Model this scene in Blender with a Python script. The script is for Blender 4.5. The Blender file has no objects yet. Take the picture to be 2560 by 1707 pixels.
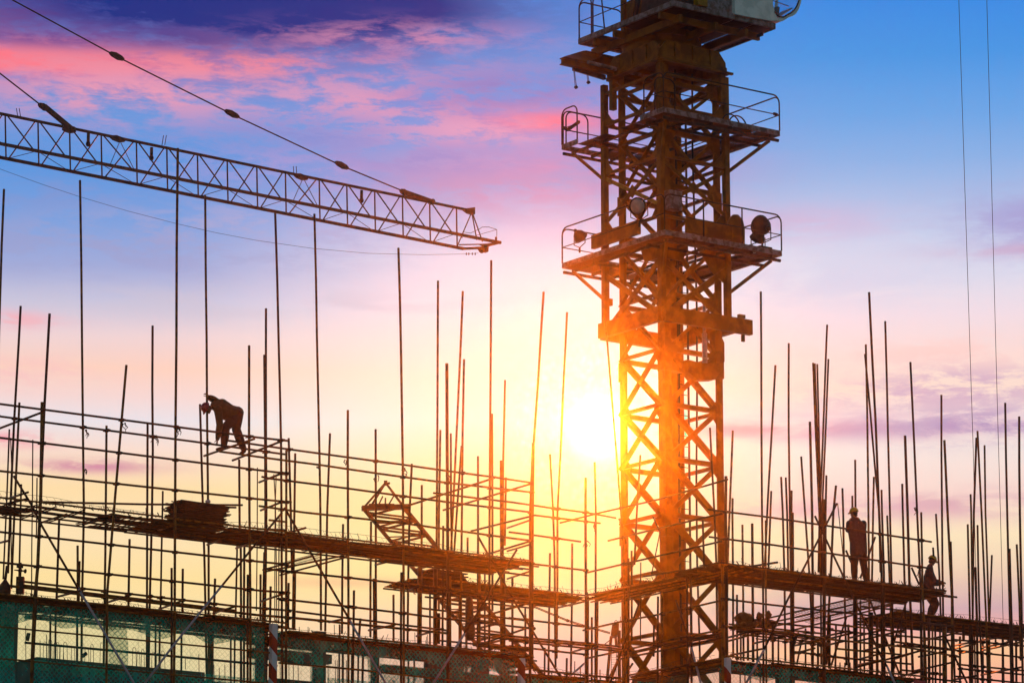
import bpy, bmesh, math, random
from mathutils import Vector, Matrix
random.seed(7)
S = bpy.context.scene
COL = S.collection

# ------------------------------------------------------------------ camera
F = 9500.0                       # focal length in pixels of a 2560 px wide frame
TH = math.atan(2150 / F)         # upward tilt
CAM = Vector((0, 0, 1.6))
FWD = Vector((0, math.cos(TH), math.sin(TH)))
UPV = Vector((0, -math.sin(TH), math.cos(TH)))
cam = bpy.data.objects.new('camera', bpy.data.cameras.new('camera'))
COL.objects.link(cam)
cam.location = CAM
cam.rotation_euler = (math.pi / 2 + TH, 0, 0)
cam.data.sensor_width = 36
cam.data.lens = 36 * F / 2560
cam.data.clip_end = 5000
S.camera = cam
S.render.resolution_x, S.render.resolution_y = 1024, 682


def ray(u, v):
    return (FWD + Vector((1, 0, 0)) * ((u - 1280) / F) + UPV * ((853.5 - v) / F)).normalized()


def azel(u, v):
    d = ray(u, v)
    return math.degrees(math.atan2(d.x, d.y)), math.degrees(math.asin(d.z))


SUN = ray(1500, 1072)

# ------------------------------------------------------------------ exposure
S.view_settings.view_transform = 'Standard'
S.view_settings.look = 'None'
S.view_settings.exposure = 0
S.view_settings.gamma = 1
S.cycles.use_denoising = True
S.cycles.max_bounces = 5
S.cycles.transparent_max_bounces = 24
S.cycles.volume_bounces = 0
S.cycles.sample_clamp_indirect = 4

# ------------------------------------------------------------------ sun
SUN_STRENGTH = 1.5
HAZE = 1.5e-4                    # scattering per metre of the haze added for the sun's glow
HAZE_G = .984
HAZE_END = 142
sun = bpy.data.objects.new('sun', bpy.data.lights.new('sun', 'SUN'))
COL.objects.link(sun)
sun.data.energy = SUN_STRENGTH
sun.data.angle = math.radians(0.5)
sun.data.color = (1.0, 0.145, 0.004)
sun.rotation_euler = SUN.to_track_quat('Z', 'Y').to_euler()

# ------------------------------------------------------------------ sky
W = bpy.data.worlds.new('World')
S.world = W
W.use_nodes = True
nt = W.node_tree
nt.nodes.clear()


def lin(c):
    return tuple((x / 255 / 12.92 if x / 255 <= .04045 else ((x / 255 + .055) / 1.055) ** 2.4) for x in c) + (1,)


class ND:
    """small expression helper over a node tree"""
    def __init__(s, nt): s.nt = nt

    def put(s, sock, v):
        if v is None: return
        if hasattr(v, 'is_output'): s.nt.links.new(v, sock)
        else: sock.default_value = v

    def m(s, op, a, b=None, c=None, clamp=False):
        n = s.nt.nodes.new('ShaderNodeMath'); n.operation = op; n.use_clamp = clamp
        s.put(n.inputs[0], a); s.put(n.inputs[1], b); s.put(n.inputs[2], c)
        return n.outputs[0]

    def mix(s, f, a, b, mode='MIX'):
        n = s.nt.nodes.new('ShaderNodeMix'); n.data_type = 'RGBA'; n.blend_type = mode; n.clamp_factor = True
        s.put(n.inputs[0], f); s.put(n.inputs[6], a); s.put(n.inputs[7], b)
        return n.outputs[2]

    def ramp(s, f, stops, interp='LINEAR'):
        n = s.nt.nodes.new('ShaderNodeValToRGB'); n.color_ramp.interpolation = interp
        el = n.color_ramp.elements
        while len(el) > 1: el.remove(el[0])
        el[0].position = stops[0][0]; el[0].color = stops[0][1]
        for p, c in stops[1:]:
            e = el.new(p); e.color = c
        s.put(n.inputs[0], f)
        return n.outputs[0]

    def step(s, x, a, b):
        n = s.nt.nodes.new('ShaderNodeMapRange'); n.interpolation_type = 'SMOOTHSTEP'
        s.put(n.inputs[0], x); n.inputs[1].default_value = a; n.inputs[2].default_value = b
        n.inputs[3].default_value = 0; n.inputs[4].default_value = 1
        return n.outputs[0]

    def noise(s, vec, scale, detail=5, rough=.55, dist=0., lac=2.):
        n = s.nt.nodes.new('ShaderNodeTexNoise')
        s.put(n.inputs['Vector'], vec); n.inputs['Scale'].default_value = scale
        n.inputs['Detail'].default_value = detail; n.inputs['Roughness'].default_value = rough
        n.inputs['Distortion'].default_value = dist; n.inputs['Lacunarity'].default_value = lac
        return n.outputs[0]

    def xyz(s, x, y, z=0.):
        n = s.nt.nodes.new('ShaderNodeCombineXYZ')
        s.put(n.inputs[0], x); s.put(n.inputs[1], y); s.put(n.inputs[2], z)
        return n.outputs[0]


N = ND(nt)
tc = nt.nodes.new('ShaderNodeTexCoord')
sep = nt.nodes.new('ShaderNodeSeparateXYZ')
nt.links.new(tc.outputs['Generated'], sep.inputs[0])
X, Y, Z = sep.outputs
AZ = N.m('MULTIPLY', N.m('ARCTAN2', X, Y), 57.29578)
EL = N.m('MULTIPLY', N.m('ARCSINE', Z), 57.29578)
E0, E1 = azel(1280, 1900)[1], azel(1280, -300)[1]
ELF = N.m('DIVIDE', N.m('SUBTRACT', EL, E0), E1 - E0, clamp=True)


def sky_ramp(rows):
    st = [((azel(1280, v)[1] - E0) / (E1 - E0), lin(c)) for v, c in rows]
    return N.ramp(ELF, sorted(st, key=lambda t: t[0]))


left = sky_ramp([(-300, (18, 40, 110)), (0, (45, 85, 170)), (150, (115, 135, 208)), (300, (105, 152, 220)), (430, (88, 150, 222)), (560, (120, 160, 222)),
                 (680, (160, 172, 218)), (770, (200, 198, 222)), (850, (238, 212, 214)), (930, (252, 210, 192)), (1000, (245, 216, 212)), (1060, (233, 226, 232)), (1130, (248, 222, 208)),
                 (1230, (253, 222, 170)), (1350, (253, 226, 180)), (1450, (253, 224, 160)), (1560, (250, 225, 170)), (1720, (246, 224, 175)), (1900, (225, 190, 160))])
mid = sky_ramp([(-300, (45, 100, 200)), (0, (84, 142, 225)), (150, (100, 148, 220)), (300, (125, 152, 220)), (450, (160, 158, 212)), (560, (198, 192, 225)), (650, (226, 220, 236)),
                (760, (246, 230, 238)), (860, (250, 234, 226)), (950, (250, 242, 220)), (1050, (252, 246, 225)), (1150, (253, 240, 190)), (1300, (252, 234, 158)),
                (1450, (250, 232, 160)), (1540, (250, 214, 175)), (1620, (246, 194, 175)), (1720, (235, 188, 178)), (1900, (200, 150, 150))])
right = sky_ramp([(-300, (35, 105, 205)), (0, (54, 138, 228)), (150, (70, 150, 228)), (300, (105, 165, 230)), (420, (138, 178, 230)), (520, (172, 194, 232)), (620, (204, 214, 238)),
                  (700, (220, 221, 238)), (800, (240, 221, 230)), (900, (250, 220, 214)), (980, (250, 222, 208)), (1050, (240, 218, 220)), (1130, (243, 230, 224)), (1250, (246, 216, 206)),
                  (1350, (250, 228, 190)), (1450, (238, 206, 180)), (1530, (210, 172, 178)), (1580, (238, 174, 168)), (1630, (252, 200, 152)), (1720, (250, 170, 150)), (1900, (190, 120, 120))])
sky = N.mix(N.step(AZ, azel(350, 853)[0], azel(1250, 853)[0]), left, mid)
sky = N.mix(N.step(AZ, azel(1350, 853)[0], azel(2150, 853)[0]), sky, right)

cv = N.xyz(N.m('ADD', AZ, N.m('MULTIPLY', EL, -.9)), N.m('MULTIPLY', EL, 3.2), 0.)
cvf = N.xyz(N.m('ADD', AZ, N.m('MULTIPLY', EL, .4)), N.m('MULTIPLY', EL, 3.6), 3.)
n1 = N.noise(cv, .42, 8, .60, .15)
n2 = N.noise(cvf, 1.05, 9, .68, .25)
n4 = N.noise(cvf, 2.6, 7, .66, .3)
n1 = N.m('ADD', N.m('MULTIPLY', n1, .66), N.m('MULTIPLY', n4, .34))
n3 = N.noise(N.xyz(AZ, N.m('MULTIPLY', EL, 5.), 9.), .5, 6, .55, .3)


def bump(u, v, su, sv):
    a, e = azel(u, v)
    p = N.m('POWER', N.m('DIVIDE', N.m('SUBTRACT', AZ, a), su * .00603), 2)
    q = N.m('POWER', N.m('DIVIDE', N.m('SUBTRACT', EL, e), sv * .00603), 2)
    return N.m('EXPONENT', N.m('MULTIPLY', N.m('ADD', p, q), -1))


def cloud(sky, u, v, su, sv, col, noise, lo, hi, amt):
    f = N.m('MULTIPLY', bump(u, v, su, sv), N.step(noise, lo, hi))
    return N.mix(N.m('MULTIPLY', f, amt, clamp=True), sky, lin(col))


for row in [
    (300, 40, 700, 120, (128, 82, 145), n1, .30, .62, 1.5),
    (900, 90, 300, 60, (120, 95, 170), n1, .38, .66, 1.1),
    (60, 150, 420, 44, (255, 122, 136), n1, .30, .62, 1.5),
    (430, 155, 520, 42, (240, 132, 150), n2, .38, .62, 1.5),
    (660, 15, 540, 75, (10, 50, 134), n1, .24, .50, 2.6),
    (480, 95, 240, 28, (62, 60, 140), n2, .42, .60, 1.3),
    (150, 95, 260, 26, (110, 72, 145), n2, .44, .60, 1.1),
    (300, 235, 380, 70, (240, 156, 178), n2, .36, .60, 1.15),
    (980, 95, 330, 40, (228, 148, 178), n2, .40, .62, .9),
    (1000, 265, 480, 75, (232, 158, 186), n2, .42, .60, 1.2),
    (1180, 262, 230, 45, (150, 115, 190), n1, .35, .65, .7),
    (1370, 305, 170, 30, (252, 126, 148), n1, .25, .52, 1.3),
    (1120, 330, 260, 40, (242, 164, 188), n2, .42, .58, 1.1),
    (1380, 430, 380, 70, (205, 145, 190), n3, .35, .60, 1.0),
    (820, 420, 420, 60, (190, 160, 212), n2, .42, .62, .7),
    (1950, 560, 320, 50, (212, 176, 212), n3, .35, .60, .8),
    (2600, 560, 240, 90, (160, 146, 206), n1, .30, .60, 1.0),
    (2620, 625, 260, 20, (205, 140, 180), n3, .30, .60, .8),
    (2180, 1070, 420, 30, (196, 150, 186), n3, .34, .56, 1.0),
    (1900, 1072, 170, 18, (238, 160, 172), n3, .30, .55, 1.0),
    (2420, 960, 240, 50, (200, 160, 196), n2, .42, .60, 1.0),
    (2400, 1260, 420, 34, (212, 160, 178), n3, .40, .58, 1.0),
    (230, 1165, 170, 18, (212, 140, 165), n2, .34, .56, 1.2),
    (10, 1098, 150, 20, (245, 150, 165), n2, .34, .58, 1.1),
    (20, 800, 130, 22, (250, 172, 180), n2, .34, .58, 1.0),
    (860, 1455, 240, 16, (246, 196, 150), n3, .38, .58, .9),
    (2350, 880, 300, 40, (252, 205, 198), n2, .40, .62, .7),
    (300, 610, 500, 70, (158, 160, 205), n2, .42, .60, .9), (700, 560, 420, 50, (176, 172, 214), n2, .42, .60, .8), (120, 480, 260, 40, (130, 150, 208), n2, .40, .6, .8),
    (1250, 470, 300, 60, (196, 150, 192), n2, .40, .58, 1.0), (1080, 400, 260, 40, (148, 140, 205), n2, .40, .58, .9), (1250, 230, 240, 50, (120, 120, 195), n2, .38, .6, 1.0),
    (780, 330, 300, 50, (112, 140, 212), n2, .40, .60, 1.0), (640, 760, 500, 40, (206, 196, 212), n3, .40, .6, .8), (2450, 1060, 240, 46, (178, 146, 190), n2, .40, .58, 1.1),
    (2300, 985, 260, 30, (214, 176, 200), n2, .42, .6, 1.0), (2150, 1270, 300, 22, (228, 180, 190), n2, .42, .58, 1.0), (2350, 1500, 320, 50, (214, 172, 172), n3, .38, .6, .4),
    (60, 930, 200, 40, (248, 196, 196), n2, .40, .6, .9), (2050, 700, 400, 60, (206, 206, 232), n3, .40, .6, .7),
]:
    sky = cloud(sky, *row[:8], row[8] * .8)

# the disc of the sun and the bright air round it
dotn = nt.nodes.new('ShaderNodeVectorMath'); dotn.operation = 'DOT_PRODUCT'
nrm = nt.nodes.new('ShaderNodeVectorMath'); nrm.operation = 'NORMALIZE'
nt.links.new(tc.outputs['Generated'], nrm.inputs[0])
nt.links.new(nrm.outputs[0], dotn.inputs[0])
dotn.inputs[1].default_value = SUN
RHO = N.m('MULTIPLY', N.m('ARCCOSINE', N.m('MINIMUM', dotn.outputs['Value'], .9999999)), 57.29578)
g1 = N.m('EXPONENT', N.m('MULTIPLY', N.m('POWER', N.m('DIVIDE', RHO, .40), 2), -1))
g2 = N.m('EXPONENT', N.m('MULTIPLY', N.m('DIVIDE', RHO, 1.5), -1))
sky = N.mix(1., sky, N.mix(g2, (0, 0, 0, 1), (.26, .22, .09, 1)), 'ADD')

# the haze in front adds its own forward-scattered sunlight, so that much is not also in the sky behind it
ct = N.m('MINIMUM', dotn.outputs['Value'], 1.)
hg = N.m('DIVIDE', (1 - HAZE_G ** 2) / 12.566, N.m('POWER', N.m('SUBTRACT', 1 + HAZE_G ** 2, N.m('MULTIPLY', ct, 2 * HAZE_G)), 1.5))
amt = N.m('MULTIPLY', hg, SUN_STRENGTH * HAZE * (HAZE_END + 4) * .24)
sub = nt.nodes.new('ShaderNodeVectorMath'); sub.operation = 'SCALE'
sub.inputs[0].default_value = tuple(sun.data.color); nt.links.new(amt, sub.inputs['Scale'])
s2 = nt.nodes.new('ShaderNodeVectorMath'); s2.operation = 'SUBTRACT'
nt.links.new(sky, s2.inputs[0]); nt.links.new(sub.outputs[0], s2.inputs[1])
s3 = nt.nodes.new('ShaderNodeVectorMath'); s3.operation = 'MAXIMUM'
nt.links.new(s2.outputs[0], s3.inputs[0]); s3.inputs[1].default_value = (.004, .004, .004)
sky = s3.outputs[0]
sky = N.mix(1., sky, N.mix(g1, (0, 0, 0, 1), (1.2, 1.15, 1.0, 1)), 'ADD')

# away from the sunset the sky is a plain clear one
nish = nt.nodes.new('ShaderNodeTexSky')
nish.sky_type = 'NISHITA'
nish.sun_disc = False
nish.sun_elevation = math.asin(SUN.z)
nish.sun_rotation = math.atan2(SUN.x, SUN.y)
dim = N.mix(1., nish.outputs[0], (.074, .084, .084, 1), 'MULTIPLY')
front = N.step(N.m('ADD', N.m('MULTIPLY', Y, math.cos(.22)), N.m('MULTIPLY', Z, math.sin(.22))), .62, .93)
sky = N.mix(front, dim, sky)
bg = nt.nodes.new('ShaderNodeBackground')
nt.links.new(sky, bg.inputs[0])
bg.inputs[1].default_value = 1.0
out = nt.nodes.new('ShaderNodeOutputWorld')
nt.links.new(bg.outputs[0], out.inputs[0])

# ------------------------------------------------------------------ materials
def material(name, base, rough=.6, metal=0., var=.35, scale=9., bump=.0, second=None, spec=.12):
    m = bpy.data.materials.new(name); m.use_nodes = True
    n = ND(m.node_tree); b = m.node_tree.nodes['Principled BSDF']
    t = m.node_tree.nodes.new('ShaderNodeTexCoord')
    q = n.noise(t.outputs['Object'], scale, 6, .6, .3)
    c2 = second or tuple(x * (1 - var) for x in base)
    f = n.step(q, .38, .62)
    n.put(b.inputs['Base Color'], n.mix(f, tuple(base) + (1,), tuple(c2) + (1,)))
    b.inputs['Specular IOR Level'].default_value = spec
    b.inputs['Roughness'].default_value = rough; b.inputs['Metallic'].default_value = metal
    if bump:
        bn = m.node_tree.nodes.new('ShaderNodeBump'); bn.inputs['Strength'].default_value = bump
        bn.inputs['Distance'].default_value = .02
        n.put(bn.inputs['Height'], q); n.put(b.inputs['Normal'], bn.outputs[0])
    return m


M = {}
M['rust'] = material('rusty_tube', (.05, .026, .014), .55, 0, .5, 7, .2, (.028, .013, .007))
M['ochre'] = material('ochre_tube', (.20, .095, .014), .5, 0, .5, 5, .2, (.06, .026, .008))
M['galv'] = material('galvanised_tube', (.42, .41, .47), .45, .2, .3, 11)
M['coupler'] = material('coupler_iron', (.05, .03, .02), .6, 0, .5, 20, .3)
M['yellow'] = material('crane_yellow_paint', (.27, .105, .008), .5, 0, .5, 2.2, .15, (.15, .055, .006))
M['gold'] = material('crane_gold_paint', (.42, .22, .015), .4, 0, .4, 5)
M['grey'] = material('platform_grey_paint', (.27, .24, .25), .6, 0, .4, 6, .15, (.14, .10, .08))
M['dark'] = material('dark_steel', (.055, .035, .025), .55, 0, .5, 6, .2)
M['mesh'] = material('expanded_metal', (.09, .05, .03), .6, 0, .5, 30)
M['cabwhite'] = material('cab_white_paint', (.82, .86, .82), .4, 0, .15, 2.5, .05, (.62, .68, .64), .5)
M['jib'] = material('jib_paint', (.13, .075, .035), .5, 0, .5, 5, .1)
M['far'] = material('far_crane_paint', (.12, .055, .03), .55, 0, .4, 4)
M['rope'] = material('steel_rope', (.03, .026, .025), .5, .3, .4, 30)
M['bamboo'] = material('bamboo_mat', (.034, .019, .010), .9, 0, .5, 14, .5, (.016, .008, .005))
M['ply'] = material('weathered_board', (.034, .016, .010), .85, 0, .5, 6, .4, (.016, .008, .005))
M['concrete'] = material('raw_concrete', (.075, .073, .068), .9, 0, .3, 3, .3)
M['sack'] = material('dusty_sackcloth', (.24, .15, .07), .9, 0, .4, 10, .5)
M['rag'] = material('dirty_rag', (.10, .07, .06), .9, 0, .4, 18, .4)
M['paper'] = material('pale_plastic', (.55, .62, .68), .5, 0, .2, 8)
M['redhat'] = material('red_helmet_plastic', (.50, .015, .03), .3, 0, .1, 3, spec=.5)
M['yellowhat'] = material('yellow_helmet_plastic', (.72, .42, .015), .3, 0, .1, 3, spec=.5)
M['skin'] = material('skin', (.22, .11, .065), .55, 0, .2, 12)
M['hair'] = material('black_hair', (.02, .016, .014), .6, 0, .3, 40)
M['olive'] = material('olive_jacket', (.055, .048, .02), .9, 0, .3, 14, .4)
M['navy'] = material('dark_blue_jacket', (.04, .04, .055), .9, 0, .3, 14, .4)
M['trouser'] = material('dark_trousers', (.028, .024, .026), .9, 0, .3, 14, .4)
M['boot'] = material('black_boot', (.03, .025, .022), .6, 0, .3, 14)
M['glassy'] = material('lamp_glass', (.45, .42, .40), .15, 0, .2, 6, spec=.5)
M['ground'] = material('bare_earth', (.16, .12, .085), .95, 0, .4, .15, .3)

g = bpy.data.materials.new('cab_glass'); g.use_nodes = True
_n = g.node_tree; _n.nodes.clear()
_o = _n.nodes.new('ShaderNodeOutputMaterial'); _m = _n.nodes.new('ShaderNodeMixShader')
_t = _n.nodes.new('ShaderNodeBsdfTransparent'); _g = _n.nodes.new('ShaderNodeBsdfGlossy')
_t.inputs[0].default_value = (.86, .93, .97, 1); _g.inputs['Roughness'].default_value = .03
_m.inputs[0].default_value = .07
_n.links.new(_t.outputs[0], _m.inputs[1]); _n.links.new(_g.outputs[0], _m.inputs[2]); _n.links.new(_m.outputs[0], _o.inputs[0])
M['glass'] = g

# red and white hazard stripes, slanting round the post
g = material('hazard_stripes', (.6, .6, .6), .5)
n_ = ND(g.node_tree); b_ = g.node_tree.nodes['Principled BSDF']
t_ = g.node_tree.nodes.new('ShaderNodeTexCoord'); s_ = g.node_tree.nodes.new('ShaderNodeSeparateXYZ')
g.node_tree.links.new(t_.outputs['Object'], s_.inputs[0])
ph = n_.m('FRACT', n_.m('MULTIPLY', n_.m('ADD', s_.outputs[2], n_.m('MULTIPLY', s_.outputs[0], 1.25)), 1.28))
dirt = n_.noise(t_.outputs['Object'], 7, 5)
pale = n_.mix(dirt, (.78, .76, .80, 1), (.55, .52, .54, 1))
redd = n_.mix(dirt, (.42, .035, .02, 1), (.28, .02, .012, 1))
n_.put(b_.inputs['Base Color'], n_.mix(n_.m('GREATER_THAN', ph, .5), pale, redd))
M['stripe'] = g

# green debris netting: woven threads, air between them; creases and the added backing sheets leave less air
def netting(name, base, dia_amt, crease_amt, col):
    g = bpy.data.materials.new(name); g.use_nodes = True
    _n = g.node_tree; _n.nodes.clear(); n_ = ND(_n)
    t_ = _n.nodes.new('ShaderNodeTexCoord'); s_ = _n.nodes.new('ShaderNodeSeparateXYZ')
    _n.links.new(t_.outputs['UV'], s_.inputs[0])
    U_, V_ = s_.outputs[0], s_.outputs[1]
    wob = n_.m('MULTIPLY', n_.noise(n_.xyz(U_, V_, 4.), 5., 3), .09)
    U2, V2 = n_.m('ADD', U_, wob), n_.m('SUBTRACT', V_, wob)
    w1 = n_.m('SINE', n_.m('MULTIPLY', n_.m('ADD', U2, V2), 46.))
    w2 = n_.m('SINE', n_.m('MULTIPLY', n_.m('SUBTRACT', U2, V2), 46.))
    dia = n_.step(n_.m('MAXIMUM', w1, w2), .55, .95)
    fold = n_.noise(n_.xyz(n_.m('MULTIPLY', U_, 1.6), n_.m('MULTIPLY', V_, .55), 1.), 1.6, 6, .62, 1.4)
    crease = n_.step(fold, .52, .70)
    cover = n_.m('ADD', n_.m('ADD', base, n_.m('MULTIPLY', dia, dia_amt)), n_.m('MULTIPLY', crease, crease_amt), clamp=True)
    tone = n_.step(n_.noise(n_.xyz(n_.m('MULTIPLY', U_, 2.), V_, 7.), 1.1, 5, .6), .3, .7)
    c = n_.mix(tone, tuple(x * .38 for x in col) + (1,), tuple(col) + (1,))
    tr = _n.nodes.new('ShaderNodeBsdfTransparent'); tr.inputs[0].default_value = (.93, .99, .92, 1)
    df = _n.nodes.new('ShaderNodeBsdfDiffuse'); tl = _n.nodes.new('ShaderNodeBsdfTranslucent')
    n_.put(df.inputs[0], c); n_.put(tl.inputs[0], c)
    mx = _n.nodes.new('ShaderNodeMixShader'); mx.inputs[0].default_value = .5
    _n.links.new(df.outputs[0], mx.inputs[1]); _n.links.new(tl.outputs[0], mx.inputs[2])
    m2 = _n.nodes.new('ShaderNodeMixShader'); n_.put(m2.inputs[0], cover)
    _n.links.new(tr.outputs[0], m2.inputs[1]); _n.links.new(mx.outputs[0], m2.inputs[2])
    _o = _n.nodes.new('ShaderNodeOutputMaterial'); _n.links.new(m2.outputs[0], _o.inputs[0])
    return g


M['net'] = netting('green_netting', .14, .12, .22, (.003, .78, .66))
M['netbacking'] = netting('green_netting_backing', .40, .36, .36, (.002, .82, .70))


# ------------------------------------------------------------------ mesh building
class MB:
    def __init__(s): s.v = []; s.f = []; s.smooth = []

    def add(s, vs, fs, smooth=False):
        o = len(s.v); s.v += [Vector(p) for p in vs]
        s.f += [tuple(i + o for i in f) for f in fs]; s.smooth += [smooth] * len(fs)
        return s

    def tube(s, pts, r, n=8, r2=None):
        pts = [Vector(p) for p in pts]
        rings = []
        for i, p in enumerate(pts):
            t = (pts[min(i + 1, len(pts) - 1)] - pts[max(i - 1, 0)]).normalized()
            a = t.orthogonal().normalized() if i == 0 else (a - t * a.dot(t)).normalized()
            b = t.cross(a)
            rr = r if r2 is None else r + (r2 - r) * i / (len(pts) - 1)
            if isinstance(r, (list, tuple)): rr = r[i]
            rings.append([p + (a * math.cos(6.28318 * k / n) + b * math.sin(6.28318 * k / n)) * rr for k in range(n)])
        vs = [q for g_ in rings for q in g_]
        fs = [(i * n + k, i * n + (k + 1) % n, (i + 1) * n + (k + 1) % n, (i + 1) * n + k) for i in range(len(pts) - 1) for k in range(n)]
        s.add(vs, fs, True)
        o = len(s.v) - len(vs)
        s.f.append(tuple(o + k for k in reversed(range(n)))); s.smooth.append(False)
        s.f.append(tuple(o + (len(pts) - 1) * n + k for k in range(n))); s.smooth.append(False)
        return s

    def beam(s, p, q, w, h, side=None):
        """box bar from p to q, w along side, h along the other normal"""
        p, q = Vector(p), Vector(q); t = (q - p).normalized()
        a = Vector(side) if side is not None else (Vector((0, 0, 1)) if abs(t.z) < .9 else Vector((1, 0, 0))).cross(t)
        a = (a - t * a.dot(t)).normalized(); b = t.cross(a)
        a *= w / 2; b *= h / 2
        vs = [p - a - b, p + a - b, p + a + b, p - a + b, q - a - b, q + a - b, q + a + b, q - a + b]
        return s.add(vs, [(3, 2, 1, 0), (4, 5, 6, 7), (0, 1, 5, 4), (1, 2, 6, 5), (2, 3, 7, 6), (3, 0, 4, 7)])

    def angle(s, p, q, w, t, d1, d2):
        """L section bar: two flanges of width w and thickness t spreading along d1 and d2"""
        p, q = Vector(p), Vector(q); d1 = Vector(d1).normalized(); d2 = Vector(d2).normalized()
        s.beam(p + d1 * w / 2, q + d1 * w / 2, w, t, d1)
        s.beam(p + d2 * (w / 2 + t / 2), q + d2 * (w / 2 + t / 2), w, t, d2)
        return s

    def prism(s, poly, d):
        """closed polygon of 3-D points swept by vector d"""
        n = len(poly); d = Vector(d)
        vs = [Vector(p) for p in poly] + [Vector(p) + d for p in poly]
        return s.add(vs, [tuple(reversed(range(n))), tuple(range(n, 2 * n))] + [(i, (i + 1) % n, n + (i + 1) % n, n + i) for i in range(n)])

    def lathe(s, o, axis, prof, n=16):
        """profile of (distance along axis, radius)"""
        o = Vector(o); t = Vector(axis).normalized(); a = t.orthogonal().normalized(); b = t.cross(a)
        vs = [o + t * d + (a * math.cos(6.28318 * k / n) + b * math.sin(6.28318 * k / n)) * max(r, .001) for d, r in prof for k in range(n)]
        fs = [(i * n + k, i * n + (k + 1) % n, (i + 1) * n + (k + 1) % n, (i + 1) * n + k) for i in range(len(prof) - 1) for k in range(n)]
        fs += [tuple(reversed(range(n))), tuple(range((len(prof) - 1) * n, len(prof) * n))]
        return s.add(vs, fs, True)

    def blob(s, o, r, seed=0, amt=.18, axes=((1, 0, 0), (0, 1, 0), (0, 0, 1))):
        rn = random.Random(seed); vs = []; fs = []; nu, nv = 14, 9
        ph = [rn.uniform(0, 6.28) for _ in range(6)]
        A = [Vector(a) for a in axes]
        for j in range(nv + 1):
            for i in range(nu):
                th = math.pi * j / nv; f = 6.28318 * i / nu
                k = 1 + amt * (math.sin(3 * f + ph[0] + 2 * th) * .5 + math.sin(5 * f + ph[1]) * math.sin(4 * th + ph[2]) * .5 + math.sin(7 * th + 4 * f + ph[3]) * .3)
                vs.append(Vector(o) + A[0] * (r[0] * k * math.sin(th) * math.cos(f)) + A[1] * (r[1] * k * math.sin(th) * math.sin(f)) + A[2] * (r[2] * k * math.cos(th)))
        for j in range(nv):
            for i in range(nu):
                fs.append((j * nu + i, (j + 1) * nu + i, (j + 1) * nu + (i + 1) % nu, j * nu + (i + 1) % nu))
        return s.add(vs, fs, True)

    def build(s, name, mat, parent=None, org=None, uv=None):
        org = Vector(org) if org is not None else ORG.get(parent.name if parent else None, Vector())
        me = bpy.data.meshes.new(name)
        me.from_pydata([tuple(p - org) for p in s.v], [], s.f)
        me.polygons.foreach_set('use_smooth', s.smooth)
        if uv:
            l = me.uv_layers.new()
            for lp in me.loops: l.data[lp.index].uv = uv[lp.vertex_index]
        me.materials.append(M[mat] if isinstance(mat, str) else mat)
        me.update()
        o = bpy.data.objects.new(name, me); COL.objects.link(o)
        if parent is not None:
            o.parent = parent; ORG[o.name] = org
        else:
            o.location = org; ORG[o.name] = org
        return o


ORG = {None: Vector()}


def tag(o, label, cat=None, group=None, kind=None):
    if label: o['label'] = label
    if cat: o['category'] = cat
    if group: o['group'] = group
    if kind: o['kind'] = kind
    return o


def thing(name, loc, label, cat, group=None):
    o = bpy.data.objects.new(name, None); COL.objects.link(o)
    o.location = loc; o.empty_display_size = .3; ORG[o.name] = Vector(loc)
    return tag(o, label, cat, group)


# ------------------------------------------------------------------ the site's own axes
DA = Vector((.8138, .5811, 0)).normalized()      # along the facades, away to the right
DB = Vector((-.5811, .8138, 0)).normalized()     # into the building, away to the left
ZU = Vector((0, 0, 1))


class Plane:
    def __init__(s, p, d): s.p = Vector(p); s.d = Vector(d).normalized(); s.n = Vector((s.d.y, -s.d.x, 0))

    def at(s, u, v):
        r = ray(u, v); return CAM + r * ((s.p - CAM).dot(s.n) / r.dot(s.n))

    def shift(s, off): return Plane(s.p + off, s.d)

    def level(s, u, z):
        """the point of the plane at height z seen in column u"""
        lo, hi = -3000., 6000.
        for _ in range(60):
            m_ = (lo + hi) / 2
            if s.at(u, m_).z > z: lo = m_
            else: hi = m_
        return s.at(u, m_)


def _away(pl):
    n = PL[pl].n
    return n if n.y > 0 else -n


def deep(pl, u, v, dep):
    """the point seen at (u, v), dep metres behind the plane"""
    return PL[pl].shift(_away(pl) * dep).at(u, v)


def depth_point(u, v, y):
    r = ray(u, v); return CAM + r * (y / r.y)


PL = {}
PL['A0'] = Plane(depth_point(0, 1300, 90), DA)
for k, off in (('A1', 1.9), ('A2', 3.5), ('A3', 6.5), ('R0', 4.3), ('R1', 6.0), ('AF', -.085)):
    PL[k] = PL['A0'].shift(DB * off)
_c = PL['R0'].at(1465, 1490)
PL['B0'] = Plane(_c, DB)
PL['B1'] = PL['B0'].shift(DA * 1.0)
_c = PL['B0'].at(1815, 1415)
PL['C0'] = Plane(_c, DA)
for k, off in (('C1', 1.9), ('C2', 3.5), ('S0', 4.6), ('S1', 6.3), ('CF', -.085)):
    PL[k] = PL['C0'].shift(DB * off)

# ------------------------------------------------------------------ ground
b = MB()
b.add([(-140, -25, 0), (140, -25, 0), (140, 138, 0), (-140, 138, 0)], [(0, 1, 2, 3)])
tag(b.build('ground', 'ground'), None, kind='structure')

# ------------------------------------------------------------------ tube scaffolds
PX = 9500.0


def conv(pl, pts):
    pts = [tuple(p) for p in pts]
    (u0, v0), (u1, v1) = pts[-2], pts[-1]
    if v1 > 1690 and v1 > v0:
        k = (3110 - v1) / (v1 - v0); k = min(k, 60 / max(1e-6, abs(u1 - u0)))  # down to the ground
        pts[-1:] = [(u1, v1), (u1 + (u1 - u0) * k, v1 + (v1 - v0) * k)]
    return [PL[pl].at(*p) for p in pts]


def width(pl, pt, w):
    return w * (pt - CAM).dot(FWD) / PX / 2


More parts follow.
